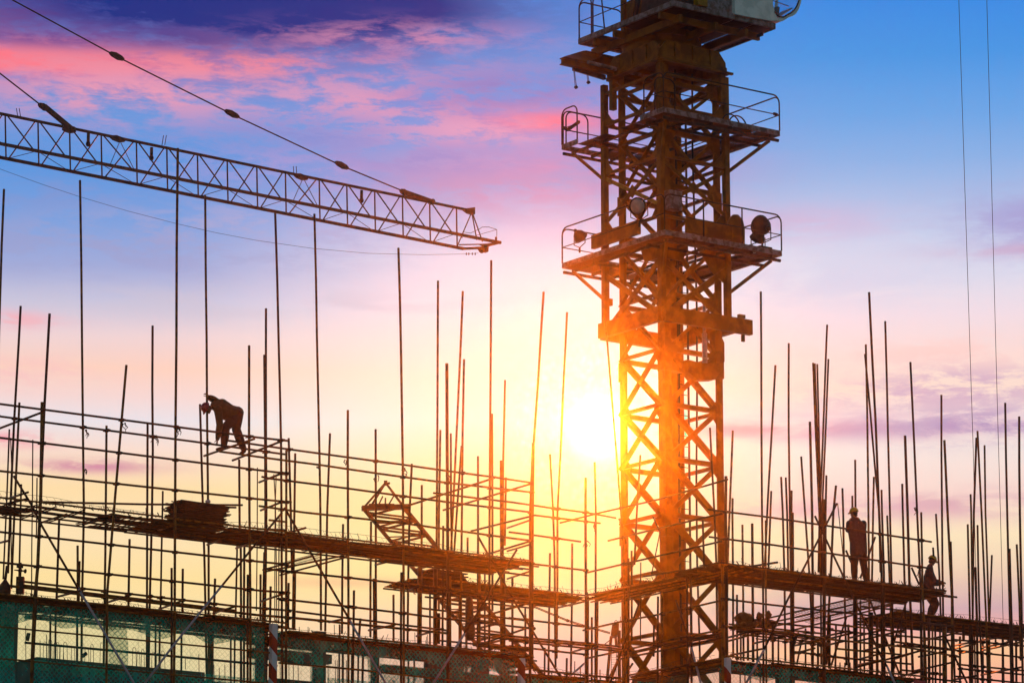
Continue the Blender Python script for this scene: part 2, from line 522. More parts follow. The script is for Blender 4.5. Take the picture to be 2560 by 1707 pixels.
def uncross(p, q, a, b):
    d = (q[0] - p[0]) * (b[1] - a[1]) - (q[1] - p[1]) * (b[0] - a[0])
    if abs(d) < 1e-6: return None
    t = ((a[0] - p[0]) * (b[1] - a[1]) - (a[1] - p[1]) * (b[0] - a[0])) / d
    s = ((a[0] - p[0]) * (q[1] - p[1]) - (a[1] - p[1]) * (q[0] - p[0])) / d
    if -.01 <= t <= 1.01 and -.01 <= s <= 1.01: return (p[0] + (q[0] - p[0]) * t, p[1] + (q[1] - p[1]) * t)


COUPLER_MESH = []


def coupler(parent, p, d, rn):
    """swivel clamp: two half shells, hinge and bolt"""
    if not COUPLER_MESH:
        b = MB()
        b.lathe((0, 0, -.045), (0, 0, 1), [(0, .036), (.012, .044), (.078, .044), (.09, .036)], 10)
        b.lathe((-.045, -.052, 0), (1, 0, 0), [(0, .036), (.012, .043), (.078, .043), (.09, .036)], 10)
        b.tube([(.05, .0, .03), (.105, .0, .03)], .013, 6); b.tube([(-.05, -.03, -.03), (-.10, -.035, -.035)], .012, 6)
        b.beam((.03, .02, 0), (.075, .02, 0), .03, .05)
        o = b.build('coupler', 'coupler', None, (0, 0, 0)); COUPLER_MESH.append(o.data)
        bpy.data.objects.remove(o)
    o = bpy.data.objects.new('coupler', COUPLER_MESH[0]); COL.objects.link(o)
    o.parent = parent; o.location = p - ORG[parent.name]
    o.rotation_euler = (rn.uniform(-.2, .2), rn.choice((0, math.pi)), math.atan2(d.y, d.x) + rn.uniform(-.25, .25))
    return o


def strip(parent, u, v, pl, seed):
    """a rag of tie wire and cloth hanging from a clamp"""
    rn = random.Random(seed); b = MB()
    for k in range(3):
        x, y = u + rn.uniform(-3, 3), v
        pts = [(x, y)]
        for j in range(rn.choice((3, 4))):
            x += rn.uniform(-3.2, 4.2); y += rn.uniform(2.5, 7); pts.append((x, y))
        b.tube([PL[pl].at(*p) + DB * rn.uniform(-.06, .04) for p in pts], .018, 5, .008)
    b.build('tie_strip', 'rag', parent)


def scaffold(label, rows, rails, crossbars, braces, ties=(), seed=1, maxc=90, loc=(0, 0)):
    rn = random.Random(seed)
    base = PL[rows[0][0]].at(*loc); base.z = 0
    t = thing('tube_scaffold', base, label, 'scaffold')
    nc = 0
    made = []
    for row in rows:
        pl, pts, *w = row; P = conv(pl, pts)
        r = width(pl, P[0], w[0] * 1.2) if w else .030
        # each tube is a trifle bent, as used ones are
        Q = []
        for i, p in enumerate(P):
            Q.append(p)
            if i + 1 < len(P) and (P[i + 1] - p).length > 2.5:
                Q.append((p + P[i + 1]) / 2 + DA * rn.uniform(-.012, .012))
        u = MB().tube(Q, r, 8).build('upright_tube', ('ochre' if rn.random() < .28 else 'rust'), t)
        made.append((pl, pts, u))
    for row in rails:
        pl, pts, *o = row
        P = [PL[pl].at(*p) - DB * .05 for p in pts]
        r = width(pl, P[0], o[0]) if o and o[0] else .029
        MB().tube(P, r, 8).build('ledger_tube', o[1] if len(o) > 1 else ('ochre' if rn.random() < .45 else 'rust'), t)
        for (pu, up, u) in made:
            if pu != pl or nc >= maxc or rn.random() > .8: continue
            for i in range(len(up) - 1):
                for j in range(len(pts) - 1):
                    x = uncross(up[i], up[i + 1], pts[j], pts[j + 1])
                    if x and nc < maxc:
                        coupler(u, PL[pl].at(*x) - DB * .0, PL[pl].d, rn); nc += 1
    for row in crossbars:
        (pa, a), (pb, b_), *o = row
        A, B = PL[pa].at(*a), PL[pb].at(*b_)
        d = (B - A).normalized()
        MB().tube([A - d * .12, B + d * .12], .029, 8).build('transom_tube', 'ochre' if rn.random() < .45 else 'rust', t)
    for row in braces:
        pl, pts, m_ = row
        MB().tube(conv(pl, pts), .029, 8).build('brace_tube', m_, t)
    for i, (u, v, pl) in enumerate(ties):
        near = min(made, key=lambda e: min(abs(p[0] - u) for p in e[1]) + (0 if e[0] == pl else 500))[2]
        strip(near, u, v, pl, seed * 50 + i)
    return t


# --- the long scaffold on the left, two rows of uprights
left_rows = [
    ('A1', [(10, 473), (0, 752), (-9, 1000), (-22, 1420)]),
    ('A1', [(51.7, 765), (47, 854), (35, 1058), (27, 1246), (20, 1432)]),
    ('A0', [(124, 784), (111, 1018), (101, 1254), (90, 1500), (80, 1707)], 5.6),
    ('A0', [(105.4, 1005), (102, 1235), (94, 1420), (86.5, 1500), (78, 1707)], 7),
    ('A2', [(48.5, 1006), (38, 1235), (28, 1471)]),
    ('A1', [(200, 451), (205, 854), (209.7, 1279), (205, 1504), (203, 1707)]),
    ('A0', [(316, 912.5), (284.6, 1279), (268, 1482), (266, 1707)], 5.4),
    ('A1', [(266.3, 1063.7), (258.5, 1707)]),
    ('A1', [(381.5, 814), (382, 1126), (380, 1281), (374, 1523), (371, 1707)]),
    ('A2', [(369, 1056), (367, 1707)]),
    ('A0', [(444.5, 371), (441, 854), (438, 1235), (436.7, 1518), (435, 1707)], 5.4),
    ('A1', [(513, 489), (516.6, 854), (520, 1243), (521.5, 1340), (522, 1707)]),
    ('A2', [(500, 1010), (506.5, 1245), (514, 1537), (517, 1707)]),
    ('A0', [(622.8, 863.5), (623.6, 1281), (626, 1707)], 5.2),
    ('A1', [(665, 771), (665, 1099), (666, 1281), (662, 1560)]),
    ('A2', [(661, 887), (663, 1100), (664, 1281), (660, 1540)], 5.4),
    ('A0', [(688, 533), (696.6, 854), (702.6, 1112.7), (704, 1335), (706, 1707)]),
    ('A1', [(786, 535), (792.5, 854), (799, 1153), (801, 1281), (802.5, 1575)]),
    ('A0', [(869.6, 1025), (870, 1281), (871, 1707)], 5),
    ('A2', [(825, 1083), (818, 1281), (813, 1577)]),
    ('A1', [(939, 1072.7), (939.5, 1445)]),
    ('A2', [(937, 1446), (938, 1591), (938, 1707)], 9),
    ('A0', [(996, 620), (1002, 854), (1007, 1167), (1009.5, 1500), (1009.5, 1707)], 5),
    ('A0', [(1003.5, 1430), (1003, 1707)], 5),
    ('A2', [(1095, 702), (1094.3, 854), (1092, 1281), (1090, 1610)]), ('A2', [(1088, 1420), (1087, 1707)], 8), ('A1', [(1124, 1440), (1124.5, 1707)], 7), ('A3', [(1149, 1480), (1149, 1707)], 5), ('A3', [(1166, 1500), (1166, 1707)], 5),
    ('A2', [(1197, 1420), (1197, 1707)], 8), ('A2', [(1258, 1400), (1259, 1707)], 8), ('A3', [(1281, 1440), (1281, 1640)], 5), ('A2', [(1313, 1520), (1313, 1650)], 4), ('A3', [(1075, 1470), (1075, 1610)], 4), ('A2', [(1212, 1430), (1212, 1640)], 4),
    ('A3', [(1100.8, 1074.6), (1097.5, 1281), (1097, 1526)], 4.4),
    ('A2', [(1097, 1532), (1096, 1608)], 7),
    ('A3', [(1157, 728), (1152, 854), (1133, 1262), (1123, 1471)], 4.6),
    ('A0', [(1228, 651), (1227, 854), (1224, 1281), (1223, 1640)]),
    ('A0', [(1117, 908.5), (1119, 1281), (1120, 1707)], 6.6),
    ('A3', [(1127, 1083), (1127.5, 1281), (1130, 1400)]),
    ('A1', [(1160, 898), (1154.7, 1281), (1152, 1618)]),
    ('A3', [(1154, 1114), (1142, 1281), (1134, 1398)]),
    ('A2', [(1195, 1140), (1194, 1624)]),
    ('A1', [(1230, 1034), (1231, 1526)]),
    ('A3', [(1262.6, 950), (1258, 1154), (1257, 1632)], 4.4),
    ('A2', [(1254, 1151), (1254.5, 1632)], 8),
    ('A3', [(1264.7, 1193), (1262, 1363)]),
    ('A1', [(1029.5, 1159), (1024, 1281), (1019, 1605)]),
    ('A2', [(1054.5, 1212), (1054, 1417)]),
    ('A2', [(1050, 1417), (1048.5, 1610)], 10),
    ('A2', [(1108, 1314), (1106, 1621)]),
    ('A3', [(1169, 1343), (1169, 1404)]),
    ('A2', [(857.7, 1309.6), (855, 1583)]),
    ('A2', [(927.6, 1303), (926, 1591)]),
    ('A0', [(885, 1475), (882, 1707)], 5),
    ('A2', [(983.7, 1486), (984, 1602)]),
    ('A2', [(738, 1133), (736, 1281), (734, 1425)]),
    ('A2', [(736, 1425), (734, 1570)], 8),
    ('A1', [(721.7, 1095), (727, 1281), (730, 1433)]),
    ('A0', [(716, 1126), (715, 1707)]),
    ('A3', [(643.5, 1168.6), (641, 1526)], 2.4),
    ('A2', [(651.4, 1435), (651, 1548)]),
    ('A2', [(676.7, 1465), (675, 1556)], 5),
    ('A1', [(721.6, 1456.5), (720, 1572)]),
    ('A2', [(194, 1363), (194.6, 1504)], 5),
    ('A2', [(198.8, 1402), (196.6, 1510)], 5),
    ('A1', [(324, 1347), (321, 1518)]),
    ('A0', [(429, 1419), (428.6, 1707)], 5),
    ('A1', [(457, 1421), (456, 1531)]),
    ('A1', [(537.7, 1445.6), (534.7, 1537)]),
    ('A0', [(619.5, 1435.6), (619, 1707)], 5),
    ('A1', [(148, 1297), (141.5, 1496)]),
    ('A3', [(82, 1099), (81, 1249), (79, 1488)], 2.6),
    ('A3', [(92.6, 1194), (91, 1340)], 2.8),
    ('A2', [(23.4, 1072.7), (17, 1246), (8, 1447)], 3.6),
    ('A3', [(26.6, 1094), (28.6, 1160), (28, 1450)], 2.2),
    ('A2', [(53.4, 1210), (52, 1249), (47.6, 1458)], 4),
    ('A1', [(407, 1227), (406.6, 1257), (401.4, 1520)], 4),
    ('A1', [(598, 1148), (599, 1308), (602, 1376), (602.7, 1545)]),
    ('A2', [(593, 1360), (589, 1545)], 4),
    ('A2', [(611, 1365), (609.5, 1550)], 5),
    ('A3', [(684.5, 1185), (688, 1249), (687, 1555)], 2.2),
    ('A3', [(690.5, 1185), (688.5, 1249), (692, 1555)], 2.2),
    ('A3', [(698, 1290), (697, 1555)], 2.6),
    ('A2', [(661, 1380), (657, 1560)], 5),
    ('A3', [(849, 1560), (849.5, 1600)], 4), ('A3', [(901, 1545), (897, 1600)], 5),
    ('A1', [(126, 1530), (125, 1707)], 4.4), ('A2', [(139, 1530), (138, 1707)], 4.4), ('A2', [(193, 1530), (192.5, 1707)], 5), ('A2', [(389, 1560), (388, 1707)], 4), ('A2', [(399.5, 1560), (398, 1707)], 4.4),
    ('A2', [(454, 1560), (453, 1707)], 4.4), ('A1', [(530, 1560), (529, 1707)], 8), ('A2', [(577, 1585), (577, 1707)], 4), ('A2', [(587, 1585), (586, 1707)], 4), ('A1', [(602, 1560), (603, 1707)], 5), ('A2', [(610, 1560), (610, 1707)], 5),
    ('A2', [(640, 1590), (640, 1707)], 4), ('A2', [(848, 1610), (848, 1707)], 4), ('A2', [(857, 1610), (857, 1707)], 5), ('A2', [(880, 1620), (879, 1707)], 4), ('A2', [(896, 1620), (895, 1707)], 4), ('A2', [(908, 1620), (906, 1707)], 5),
    ('A2', [(1021, 1630), (1021, 1707)], 4), ('A2', [(1036, 1630), (1035, 1707)], 4), ('A1', [(1066, 1630), (1066, 1707)], 5), ('A2', [(1180, 1640), (1180, 1707)], 4),
    ('A0', [(1333, 1107), (1326, 1281), (1325, 1707)], 6),
    ('A0', [(1359, 729.7), (1344, 973), (1334, 1110), (1332, 1281), (1331, 1660)], 4.8),
]
left_rails = [
    ('A0', [(-60, 1003), (640, 1093.7), (717.6, 1102.4)]),
    ('A1', [(-60, 1034), (480, 1104), (700, 1134.7), (711, 1136)]),
    ('A1', [(556.5, 1100), (700, 1120.7), (871, 1144), (1006, 1162), (1118, 1178), (1223, 1191.7), (1327, 1207)]),
    ('A0', [(546, 1129), (700, 1150), (801, 1163), (939.6, 1183.5), (1089, 1204), (1328, 1231)]),
    ('A0', [(-60, 1088), (0, 1095), (640, 1175), (723, 1185)]),
    ('A0', [(652, 1192), (670, 1196), (870, 1221.6), (1007.6, 1240.7), (1119, 1255.7), (1328, 1281)]),
    ('A0', [(-60, 1172), (0, 1178), (640, 1247.5), (726, 1255.7)]),
    ('A0', [(645, 1265), (757, 1281), (868.6, 1293), (1004.6, 1308), (1280, 1346), (1330, 1352)]),
    ('A0', [(-60, 1323), (0, 1330), (640, 1403.4), (716, 1411)]),
    ('A0', [(656, 1421), (716, 1428), (870, 1444), (1015.5, 1460.6), (1157, 1482), (1328, 1501)]),
    ('A0', [(-60, 1399), (0, 1406), (640, 1475.5), (722, 1482)]),
    ('A0', [(689, 1496), (870, 1516), (1006, 1532.7), (1089, 1543.6), (1330, 1571)]),
    ('A1', [(40, 1452), (588, 1515), (720, 1526)]),
    ('A1', [(40, 1461), (588, 1526)]),
    ('A1', [(0, 1462), (640, 1537), (738, 1545), (1119, 1583)], 7),
    ('A1', [(738, 1528.6), (1119, 1576)]),
    ('A0', [(-60, 1560), (0, 1566.7), (640, 1628), (702.6, 1634.7)], 4.6, 'ochre'),
    ('A0', [(694, 1656.5), (871, 1671.5), (1004.6, 1686.4), (1121.6, 1700), (1328, 1722)], 4.6, 'ochre'),
    ('A0', [(-60, 1640), (0, 1645.6), (640, 1705.5), (726, 1713)], 4.6, 'ochre'),
    ('A1', [(60, 1541), (310, 1566), (510, 1588), (680, 1606)], 7),
    ('A1', [(60, 1606), (280, 1626), (690, 1664)], 6.5),
    ('A2', [(1081, 1232.6), (1280, 1256), (1335, 1264)]),
    ('A1', [(60, 1544), (310, 1566), (660, 1600)]), ('A1', [(850, 1618), (1290, 1662)]), ('A2', [(700, 1655), (1000, 1684)]),
    ('A2', [(1015, 1459), (1280, 1489)]), ('A2', [(1040, 1478), (1330, 1512)]), ('A2', [(1060, 1492), (1330, 1520)], 5), ('A2', [(1110, 1412), (1330, 1440)]), ('A1', [(1120, 1400), (1330, 1424)], 5),
    ('A2', [(1094, 1474), (1325, 1499)], 5), ('A1', [(1176, 1580), (1325, 1594)]), ('A2', [(1176, 1588), (1325, 1603)], 5), ('A2', [(1198, 1537), (1325, 1552)]), ('A2', [(1196, 1555), (1325, 1571)]), ('A2', [(1050, 1520), (1180, 1535)]),
    ('A2', [(1090, 1600), (1330, 1624)], 5), ('A2', [(1180, 1612), (1330, 1628)]),
    ('A2', [(670, 1300), (715, 1305)]), ('A2', [(640, 1322), (712, 1325)]),
]
left_cross = [(('A1', a), ('A0', b)) for a, b in [
    ((-5, 1072), (101, 1032)), ((20, 1246), (67, 1231)), ((517, 1137), (629, 1099)), ((588, 1148), (698.5, 1104.5)),
    ((106, 1305), (163, 1286)), ((211, 1309.6), (286, 1290.5)), ((381, 1331), (435, 1311)), ((521, 1360), (570, 1343)),
    ((593, 1369), (640, 1352)), ((144, 1491), (196, 1477)), ((272, 1504), (320, 1489)), ((403, 1520), (455, 1501)),
    ((536, 1531), (588, 1515)), ((0, 1356), (21, 1351)), ((101, 1539), (142, 1526)), ((204, 1544), (253, 1530)),
    ((375, 1559), (400, 1556)), ((525, 1580), (556, 1574)), ((651, 1204), (702.6, 1183.5)), ((655, 1274), (705, 1254)),
    ((1022.6, 1262.5), (1223, 1198.5)), ((654, 1502), (716, 1481)), ((824, 1554), (852, 1548)), ((925, 1574), (983, 1562)),
    ((1045, 1588), (1104, 1571)), ((940, 1411), (966, 1404)), ((1022, 1475), (1044, 1467)), ((700, 1337), (760, 1320)),
    ((525, 1341), (588, 1322)), ((1180, 1635), (1228, 1622)), ((1205, 1608), (1326, 1566)), ((1190, 1545), (1326, 1506)),
]] + [(('R0', (1114, 1273)), ('A0', (1327, 1209))), (('R0', (1177, 1397)), ('A0', (1327, 1352))), (('A1', (1186, 1325)), ('A0', (1327, 1290)))]
left_braces = [
    ('AF', [(34, 1189), (79, 1262), (103, 1311), (196, 1471)], 'rust'),
    ('AF', [(194, 1467), (335, 1707)], 'galv'),
    ('AF', [(362, 1707), (435, 1610), (556, 1462)], 'galv'),
    ('AF', [(552, 1467), (640, 1358), (705, 1281)], 'rust'),
    ('AF', [(711, 1268), (876.7, 1553)], 'rust'),
    ('AF', [(874, 1549), (964, 1707)], 'galv'),
    ('AF', [(1083.5, 1707), (1163, 1580)], 'galv'),
    ('AF', [(1161, 1583), (1219.6, 1490.5), (1292, 1373.5)], 'rust'),
    ('A0', [(1196, 1342), (1284, 1499), (1411, 1707)], 'rust'),
]
scaffold('long tube scaffold left of the tower crane, with the red-helmeted worker on it', left_rows, left_rails, left_cross, left_braces,
         [(216, 1074, 'A1'), (309, 1058, 'A0'), (386, 1094, 'A1'), (446, 1070, 'A0'), (795, 1166, 'A1'), (866, 1148, 'A0'), (941, 1188, 'A1'), (1010, 1170, 'A0'),
          (1120, 1185, 'A0'), (212, 1172, 'A1'), (1036, 1470, 'A1')], 1, 96, (440, 1500))

# --- the set-back scaffold that turns the inner corner in front of the crane
mid_rows = [
    ('R0', [(1417.7, 780.7), (1408, 973), (1393.6, 1281), (1391.6, 1645)], 4.4),
    ('R0', [(1375, 1135), (1383, 1281), (1387, 1417), (1389, 1667)], 4.4),
    ('R0', [(1464, 1194), (1463.7, 1281), (1465, 1707)], 5.5),
    ('R0', [(1470.5, 1490), (1469, 1707)], 4.4),
    ('R1', [(1486.8, 1155), (1489.5, 1281), (1488.5, 1650), (1488.5, 1707)], 4.4),
    ('R1', [(1375, 1382), (1371, 1689)]),
    ('R1', [(1430.5, 1357.7), (1427, 1689)]),
    ('R1', [(1479.5, 1542), (1479.5, 1692)], 4.4),
    ('R1', [(1494, 1500), (1492, 1692)], 4.4),
    ('R0', [(1417, 1644), (1416, 1707)]), ('R1', [(1437, 1652), (1436, 1700)], 2), ('R1', [(1362, 1618), (1361, 1700)], 4), ('R0', [(1314, 1534), (1313, 1640)], 4),
    ('R1', [(1451, 1668), (1451, 1700)], 2.4), ('R1', [(1500, 1673), (1500, 1700)], 2.4),
    ('B0', [(1511, 795), (1518, 854), (1551.6, 1265), (1560, 1400), (1562, 1707)], 4.2),
    ('B0', [(1571, 1395), (1571, 1707)], 5),
    ('B1', [(1601, 1137), (1592, 1281), (1586, 1411)]),
    ('B1', [(1579, 1376), (1579, 1600)]), ('B1', [(1602, 1405), (1601, 1600)], 2.6), ('B1', [(1632, 1290), (1650, 1330), (1628, 1440)], 2.6),
    ('B0', [(1655, 1480), (1655, 1707)], 4.6), ('B0', [(1645, 1490), (1644, 1707)], 4.6),
    ('B1', [(1635, 1562), (1634, 1640)]),
    ('B1', [(1775, 1069), (1786, 1281), (1791, 1415), (1793, 1590)]),
    ('B0', [(1717, 1430), (1720, 1707)], 5), ('B0', [(1727, 1440), (1729, 1707)], 5),
    ('B1', [(1757, 1300), (1760, 1420)]),
]
mid_rails = [
    ('R0', [(1335, 1264), (1380, 1270.7), (1462, 1281), (1537, 1295)]),
    ('R0', [(1334, 1288), (1498, 1308)]),
    ('R0', [(1270, 1330), (1334, 1338), (1449, 1354)]),
    ('R0', [(1270, 1402), (1421.5, 1421), (1466, 1426)]),
    ('R0', [(1270, 1544), (1457, 1566)]),
    ('R0', [(1270, 1590), (1465, 1607.5), (1557.5, 1617)]),
    ('R0', [(1270, 1601), (1465, 1620), (1557, 1628)]),
    ('R1', [(1270, 1596), (1465, 1613), (1557, 1623)], 6),
    ('R0', [(1270, 1614), (1465, 1636)]),
    ('R0', [(1330, 1673), (1465, 1688), (1560, 1695)]),
    ('B0', [(1398, 1307), (1501, 1281), (1642, 1249), (1816, 1198.5)]),
    ('B0', [(1517.8, 1351.8), (1635.7, 1322.7), (1802, 1284)]),
    ('B0', [(1466, 1431), (1560, 1409), (1801, 1353)]),
    ('B0', [(1455, 1575.5), (1552, 1553), (1653, 1534), (1800, 1501)]),
    ('B0', [(1464, 1645), (1557.5, 1625), (1644.6, 1605), (1800, 1574)]),
    ('B0', [(1557, 1634), (1644, 1614), (1800, 1582)]),
    ('B1', [(1540, 1648), (1680, 1620), (1800, 1594)]),
    ('B0', [(1575, 1692), (1644.6, 1675.6), (1800, 1645)]),
    ('B1', [(1540, 1640), (1640, 1618), (1800, 1588)], 6),
]
mid_cross = [(('R1', a), ('R0', b)) for a, b in [((1272, 1318), (1327, 1299)), ((1272, 1376), (1326, 1360)), ((1272, 1445), (1326, 1427)), ((1400, 1517), (1456, 1504)), ((1427, 1630), (1465, 1618)), ((1270, 1520), (1326, 1505))]]
mid_cross += [(('B1', (1560, 1690)), ('B0', (1580, 1660)))]
mid_braces = [('B0', [(1525, 1707), (1598, 1507)], 'rust'), ('B0', [(1690, 1500), (1729, 1618)], 'rust'), ('B0', [(1728, 1615), (1752, 1707)], 'galv'),
              ('R0', [(1424, 1690), (1461, 1657)], 'galv')]
scaffold('set-back scaffold turning the inner corner in front of the tower crane, under the sun', mid_rows, mid_rails, mid_cross, mid_braces,
         [(1465, 1352, 'R0'), (1548, 1296, 'B0'), (1489, 1308, 'R1')], 2, 60, (1465, 1500))

# --- the scaffold on the right
right_rows = [
    ('C0', [(1815, 1190), (1814, 1281), (1816, 1420), (1818, 1707)], 6.5),
    ('C0', [(1806, 1410), (1808, 1707)], 6),
    ('C1', [(1832, 1076), (1824, 1276), (1820, 1380), (1816, 1600)]),
    ('C1', [(1831.5, 1245), (1831, 1281), (1833, 1643)]),
    ('C0', [(1902, 729), (1903, 854), (1905, 1281), (1907, 1417), (1908.6, 1707)], 4.6),
    ('C0', [(1914, 1300), (1916, 1707)], 4),
    ('C1', [(1938.5, 913), (1920, 1241), (1912, 1417)]),
    ('C2', [(1880.5, 1308), (1883, 1654)], 5.6),
    ('C2', [(1856, 1311), (1859, 1650)]),
    ('C2', [(1842.4, 1486), (1843, 1650)]), ('C2', [(1852, 1560), (1852, 1650)], 4),
    ('C2', [(1972, 858), (1971.7, 1072), (1974.5, 1281), (1977, 1430), (1980, 1654)], 4.4),
    ('C1', [(1980, 1281), (1982, 1654)], 8),
    ('C2', [(1928, 1227), (1926, 1281), (1921, 1422)]),
    ('C1', [(1952.7, 1191.7), (1956.8, 1281), (1961, 1430.7), (1963.5, 1651)]),
    ('C2', [(1964.4, 1193), (1967.7, 1281), (1970.5, 1428)]),
    ('C2', [(1979, 1225.7), (1978.6, 1281)]),
    ('C2', [(2002.8, 1140.8), (2012.6, 1281), (2023.4, 1436), (2027.5, 1518), (2030, 1660)]),
    ('C1', [(2024.8, 1054), (2030.3, 1281), (2031.6, 1436), (2031.6, 1667)], 5.5),
    ('C1', [(2032.5, 907), (2048, 1281), (2051, 1439)], 4),
    ('C1', [(2037, 908.5), (2050, 1281), (2053, 1660)], 4),
    ('C2', [(2043, 910), (2052, 1281), (2056, 1450)], 4),
    ('C0', [(2061, 1281), (2060, 1707)], 7.5),
    ('C1', [(2068, 812), (2066, 854), (2053.5, 1192), (2049, 1281), (2046, 1430)], 4.2),
    ('C1', [(2071, 897.6), (2055, 1281), (2051, 1430)], 4),
    ('C1', [(2066, 1188), (2064, 1281), (2064, 1440)]),
    ('C2', [(2060, 1247.5), (2059, 1281)]),
    ('C1', [(2090, 1213.5), (2083.4, 1281), (2072.4, 1518), (2066, 1660)], 5),
    ('C2', [(2094, 1257), (2107.8, 1390)], 2),
    ('C1', [(2106, 1220), (2108, 1281), (2110.5, 1444), (2116, 1662)]),
    ('C2', [(2130.8, 1239), (2133, 1445)]),
    ('C2', [(2137.9, 1149), (2138.7, 1271), (2140, 1450), (2138, 1660)]),
    ('C2', [(2164.6, 861), (2168, 1031), (2171, 1281), (2174, 1670)], 4.4),
    ('C2', [(2162.4, 885), (2188, 1175), (2197.8, 1281), (2201, 1430)], 4.2),
    ('C0', [(2172.7, 730.7), (2189.6, 1067), (2197.8, 1281), (2204, 1433), (2206, 1707)], 5),
    ('C0', [(2205, 1281), (2210, 1433), (2212, 1707)], 4.6),
    ('C2', [(2184.7, 1191.7), (2182.8, 1281), (2180, 1452)]),
    ('C2', [(2203.8, 1224), (2205, 1281), (2208, 1400)]),
    ('C1', [(2213, 803), (2219.6, 1072), (2225, 1281), (2229, 1458), (2236, 1670)], 4.4),
    ('C2', [(2218, 1288), (2224, 1455), (2232, 1670)]),
    ('C0', [(2276, 905), (2285, 1099), (2292.8, 1281), (2301, 1458), (2306, 1707)], 4.6),
    ('C1', [(2255.5, 1209), (2257, 1281), (2261.5, 1460.6), (2267, 1684)], 4.6),
    ('C1', [(2262.6, 1088.7), (2269, 1281), (2273.7, 1460), (2282, 1684)], 5.6),
    ('C0', [(2303, 1280), (2306.4, 1471.5), (2316, 1707)]),
    ('S0', [(2339.9, 1284), (2348.6, 1441.5), (2352, 1545)]),
    ('S0', [(2353.5, 987), (2355, 1281), (2358, 1539)], 4.4),
    ('C0', [(2361, 1100), (2369, 1281), (2380, 1498), (2380, 1707)], 5.2),
    ('C0', [(2376.6, 1353), (2381.5, 1498), (2387, 1707)], 4.6),
    ('S0', [(2332.5, 1368), (2334, 1390)]),
    ('C1', [(2045, 1600), (2045, 1707)], 5), ('C2', [(1870, 1570), (1870, 1650)], 5), ('C2', [(1893, 1575), (1893, 1655)], 4), ('C1', [(1932, 1560), (1932, 1660)], 5), ('C2', [(2014, 1570), (2014, 1665)], 4), ('C1', [(2074, 1540), (2073, 1670)], 6),
    ('C2', [(2160, 1540), (2161, 1680)], 4), ('C1', [(2193, 1540), (2193, 1690)], 6), ('C2', [(2252, 1545), (2252, 1695)], 5), ('C1', [(2322, 1545), (2323, 1707)], 6), ('C2', [(2350, 1555), (2350, 1707)], 4), ('C1', [(2004, 1600), (1992, 1660)], 4), ('C1', [(2121, 1560), (2122, 1707)], 5), ('C1', [(2138, 1490), (2139, 1707)], 10), ('C1', [(2151, 1500), (2151, 1707)], 4), ('C1', [(2178, 1530), (2178, 1707)], 9),
    ('C1', [(2231, 1600), (2232, 1707)], 8), ('C1', [(2302, 1560), (2303, 1707)], 4.4), ('C1', [(2309.5, 1560), (2311, 1707)], 4), ('C2', [(2331, 1560), (2332, 1707)], 4), ('C2', [(2338, 1560), (2339, 1707)], 4.4),
    ('C1', [(2361, 1560), (2362, 1707)], 10), ('C2', [(1946, 1590), (1946, 1707)], 4), ('C1', [(1980, 1600), (1981, 1707)], 11), ('C2', [(2090, 1560), (2088, 1707)], 4.4), ('C2', [(2208, 1480), (2209, 1707)], 6),
]
right_rails = [
    ('C0', [(1766.6, 1273.4), (1880, 1288), (1920, 1293), (2069.7, 1315), (2325.4, 1354.5)]),
    ('C0', [(1770, 1342), (1880, 1356), (1920, 1360.7), (2325, 1421)]),
    ('C0', [(1800, 1496), (1920, 1511), (2029, 1523), (2148.6, 1535.4), (2254.7, 1550), (2380, 1566)]),
    ('C0', [(1808, 1565), (1963.5, 1580), (2083, 1599), (2254.7, 1616), (2398, 1642)]),
    ('C2', [(1820, 1560), (2060, 1584)]), ('C1', [(1820, 1570), (2060, 1595)], 5), ('C2', [(1838, 1577), (2060, 1600)]), ('C1', [(1845, 1585), (2070, 1608)], 5), ('C1', [(1887, 1596), (2070, 1614)], 3.6),
    ('C1', [(1985, 1629), (2116, 1645)]), ('C1', [(2248, 1606), (2370, 1622)]), ('C2', [(2249, 1674), (2356, 1685)]), ('C1', [(2310, 1694), (2400, 1704)]), ('C2', [(1925, 1556), (2080, 1572)]), ('C2', [(2050, 1572), (2250, 1592)], 5), ('C1', [(2060, 1558), (2260, 1580)]), ('C1', [(2090, 1621), (2250, 1636)]), ('C2', [(2240, 1588), (2390, 1602)]), ('C2', [(2140, 1560), (2300, 1574)], 5),
    ('C1', [(2060, 1640), (2280, 1660)]), ('C2', [(2150, 1516), (2260, 1526)], 5),
    ('C1', [(2234, 1604), (2300, 1612)]),
]
right_cross = [(('C1', a), ('C0', b)) for a, b in [
    ((2148.6, 1664.7), (2298, 1626.6)), ((2143, 1602), (2255, 1575)), ((2240, 1645), (2299, 1625.5)), ((1988, 1632), (2034, 1620)),
    ((2066, 1612), (2108, 1602)), ((2150, 1646), (2205, 1632)), ((1822, 1592), (1880, 1577)), ((1822, 1601), (1880, 1585)), ((2388, 1697), (2438, 1688.5)),
    ((2060, 1590), (2120, 1577)), ((2130, 1592), (2210, 1573)), ((1990, 1612), (2060, 1597)), ((2310, 1600), (2380, 1584)), ((2300, 1640), (2360, 1628)), ((1890, 1606), (1960, 1590)), ((1830, 1636), (1900, 1622)), ((2160, 1625), (2230, 1610)),
    ((2150, 1660), (2205, 1649)), ((2290, 1675), (2375, 1656)), ((2067, 1597), (2135, 1580)), ((2250, 1690), (2300, 1678))]]
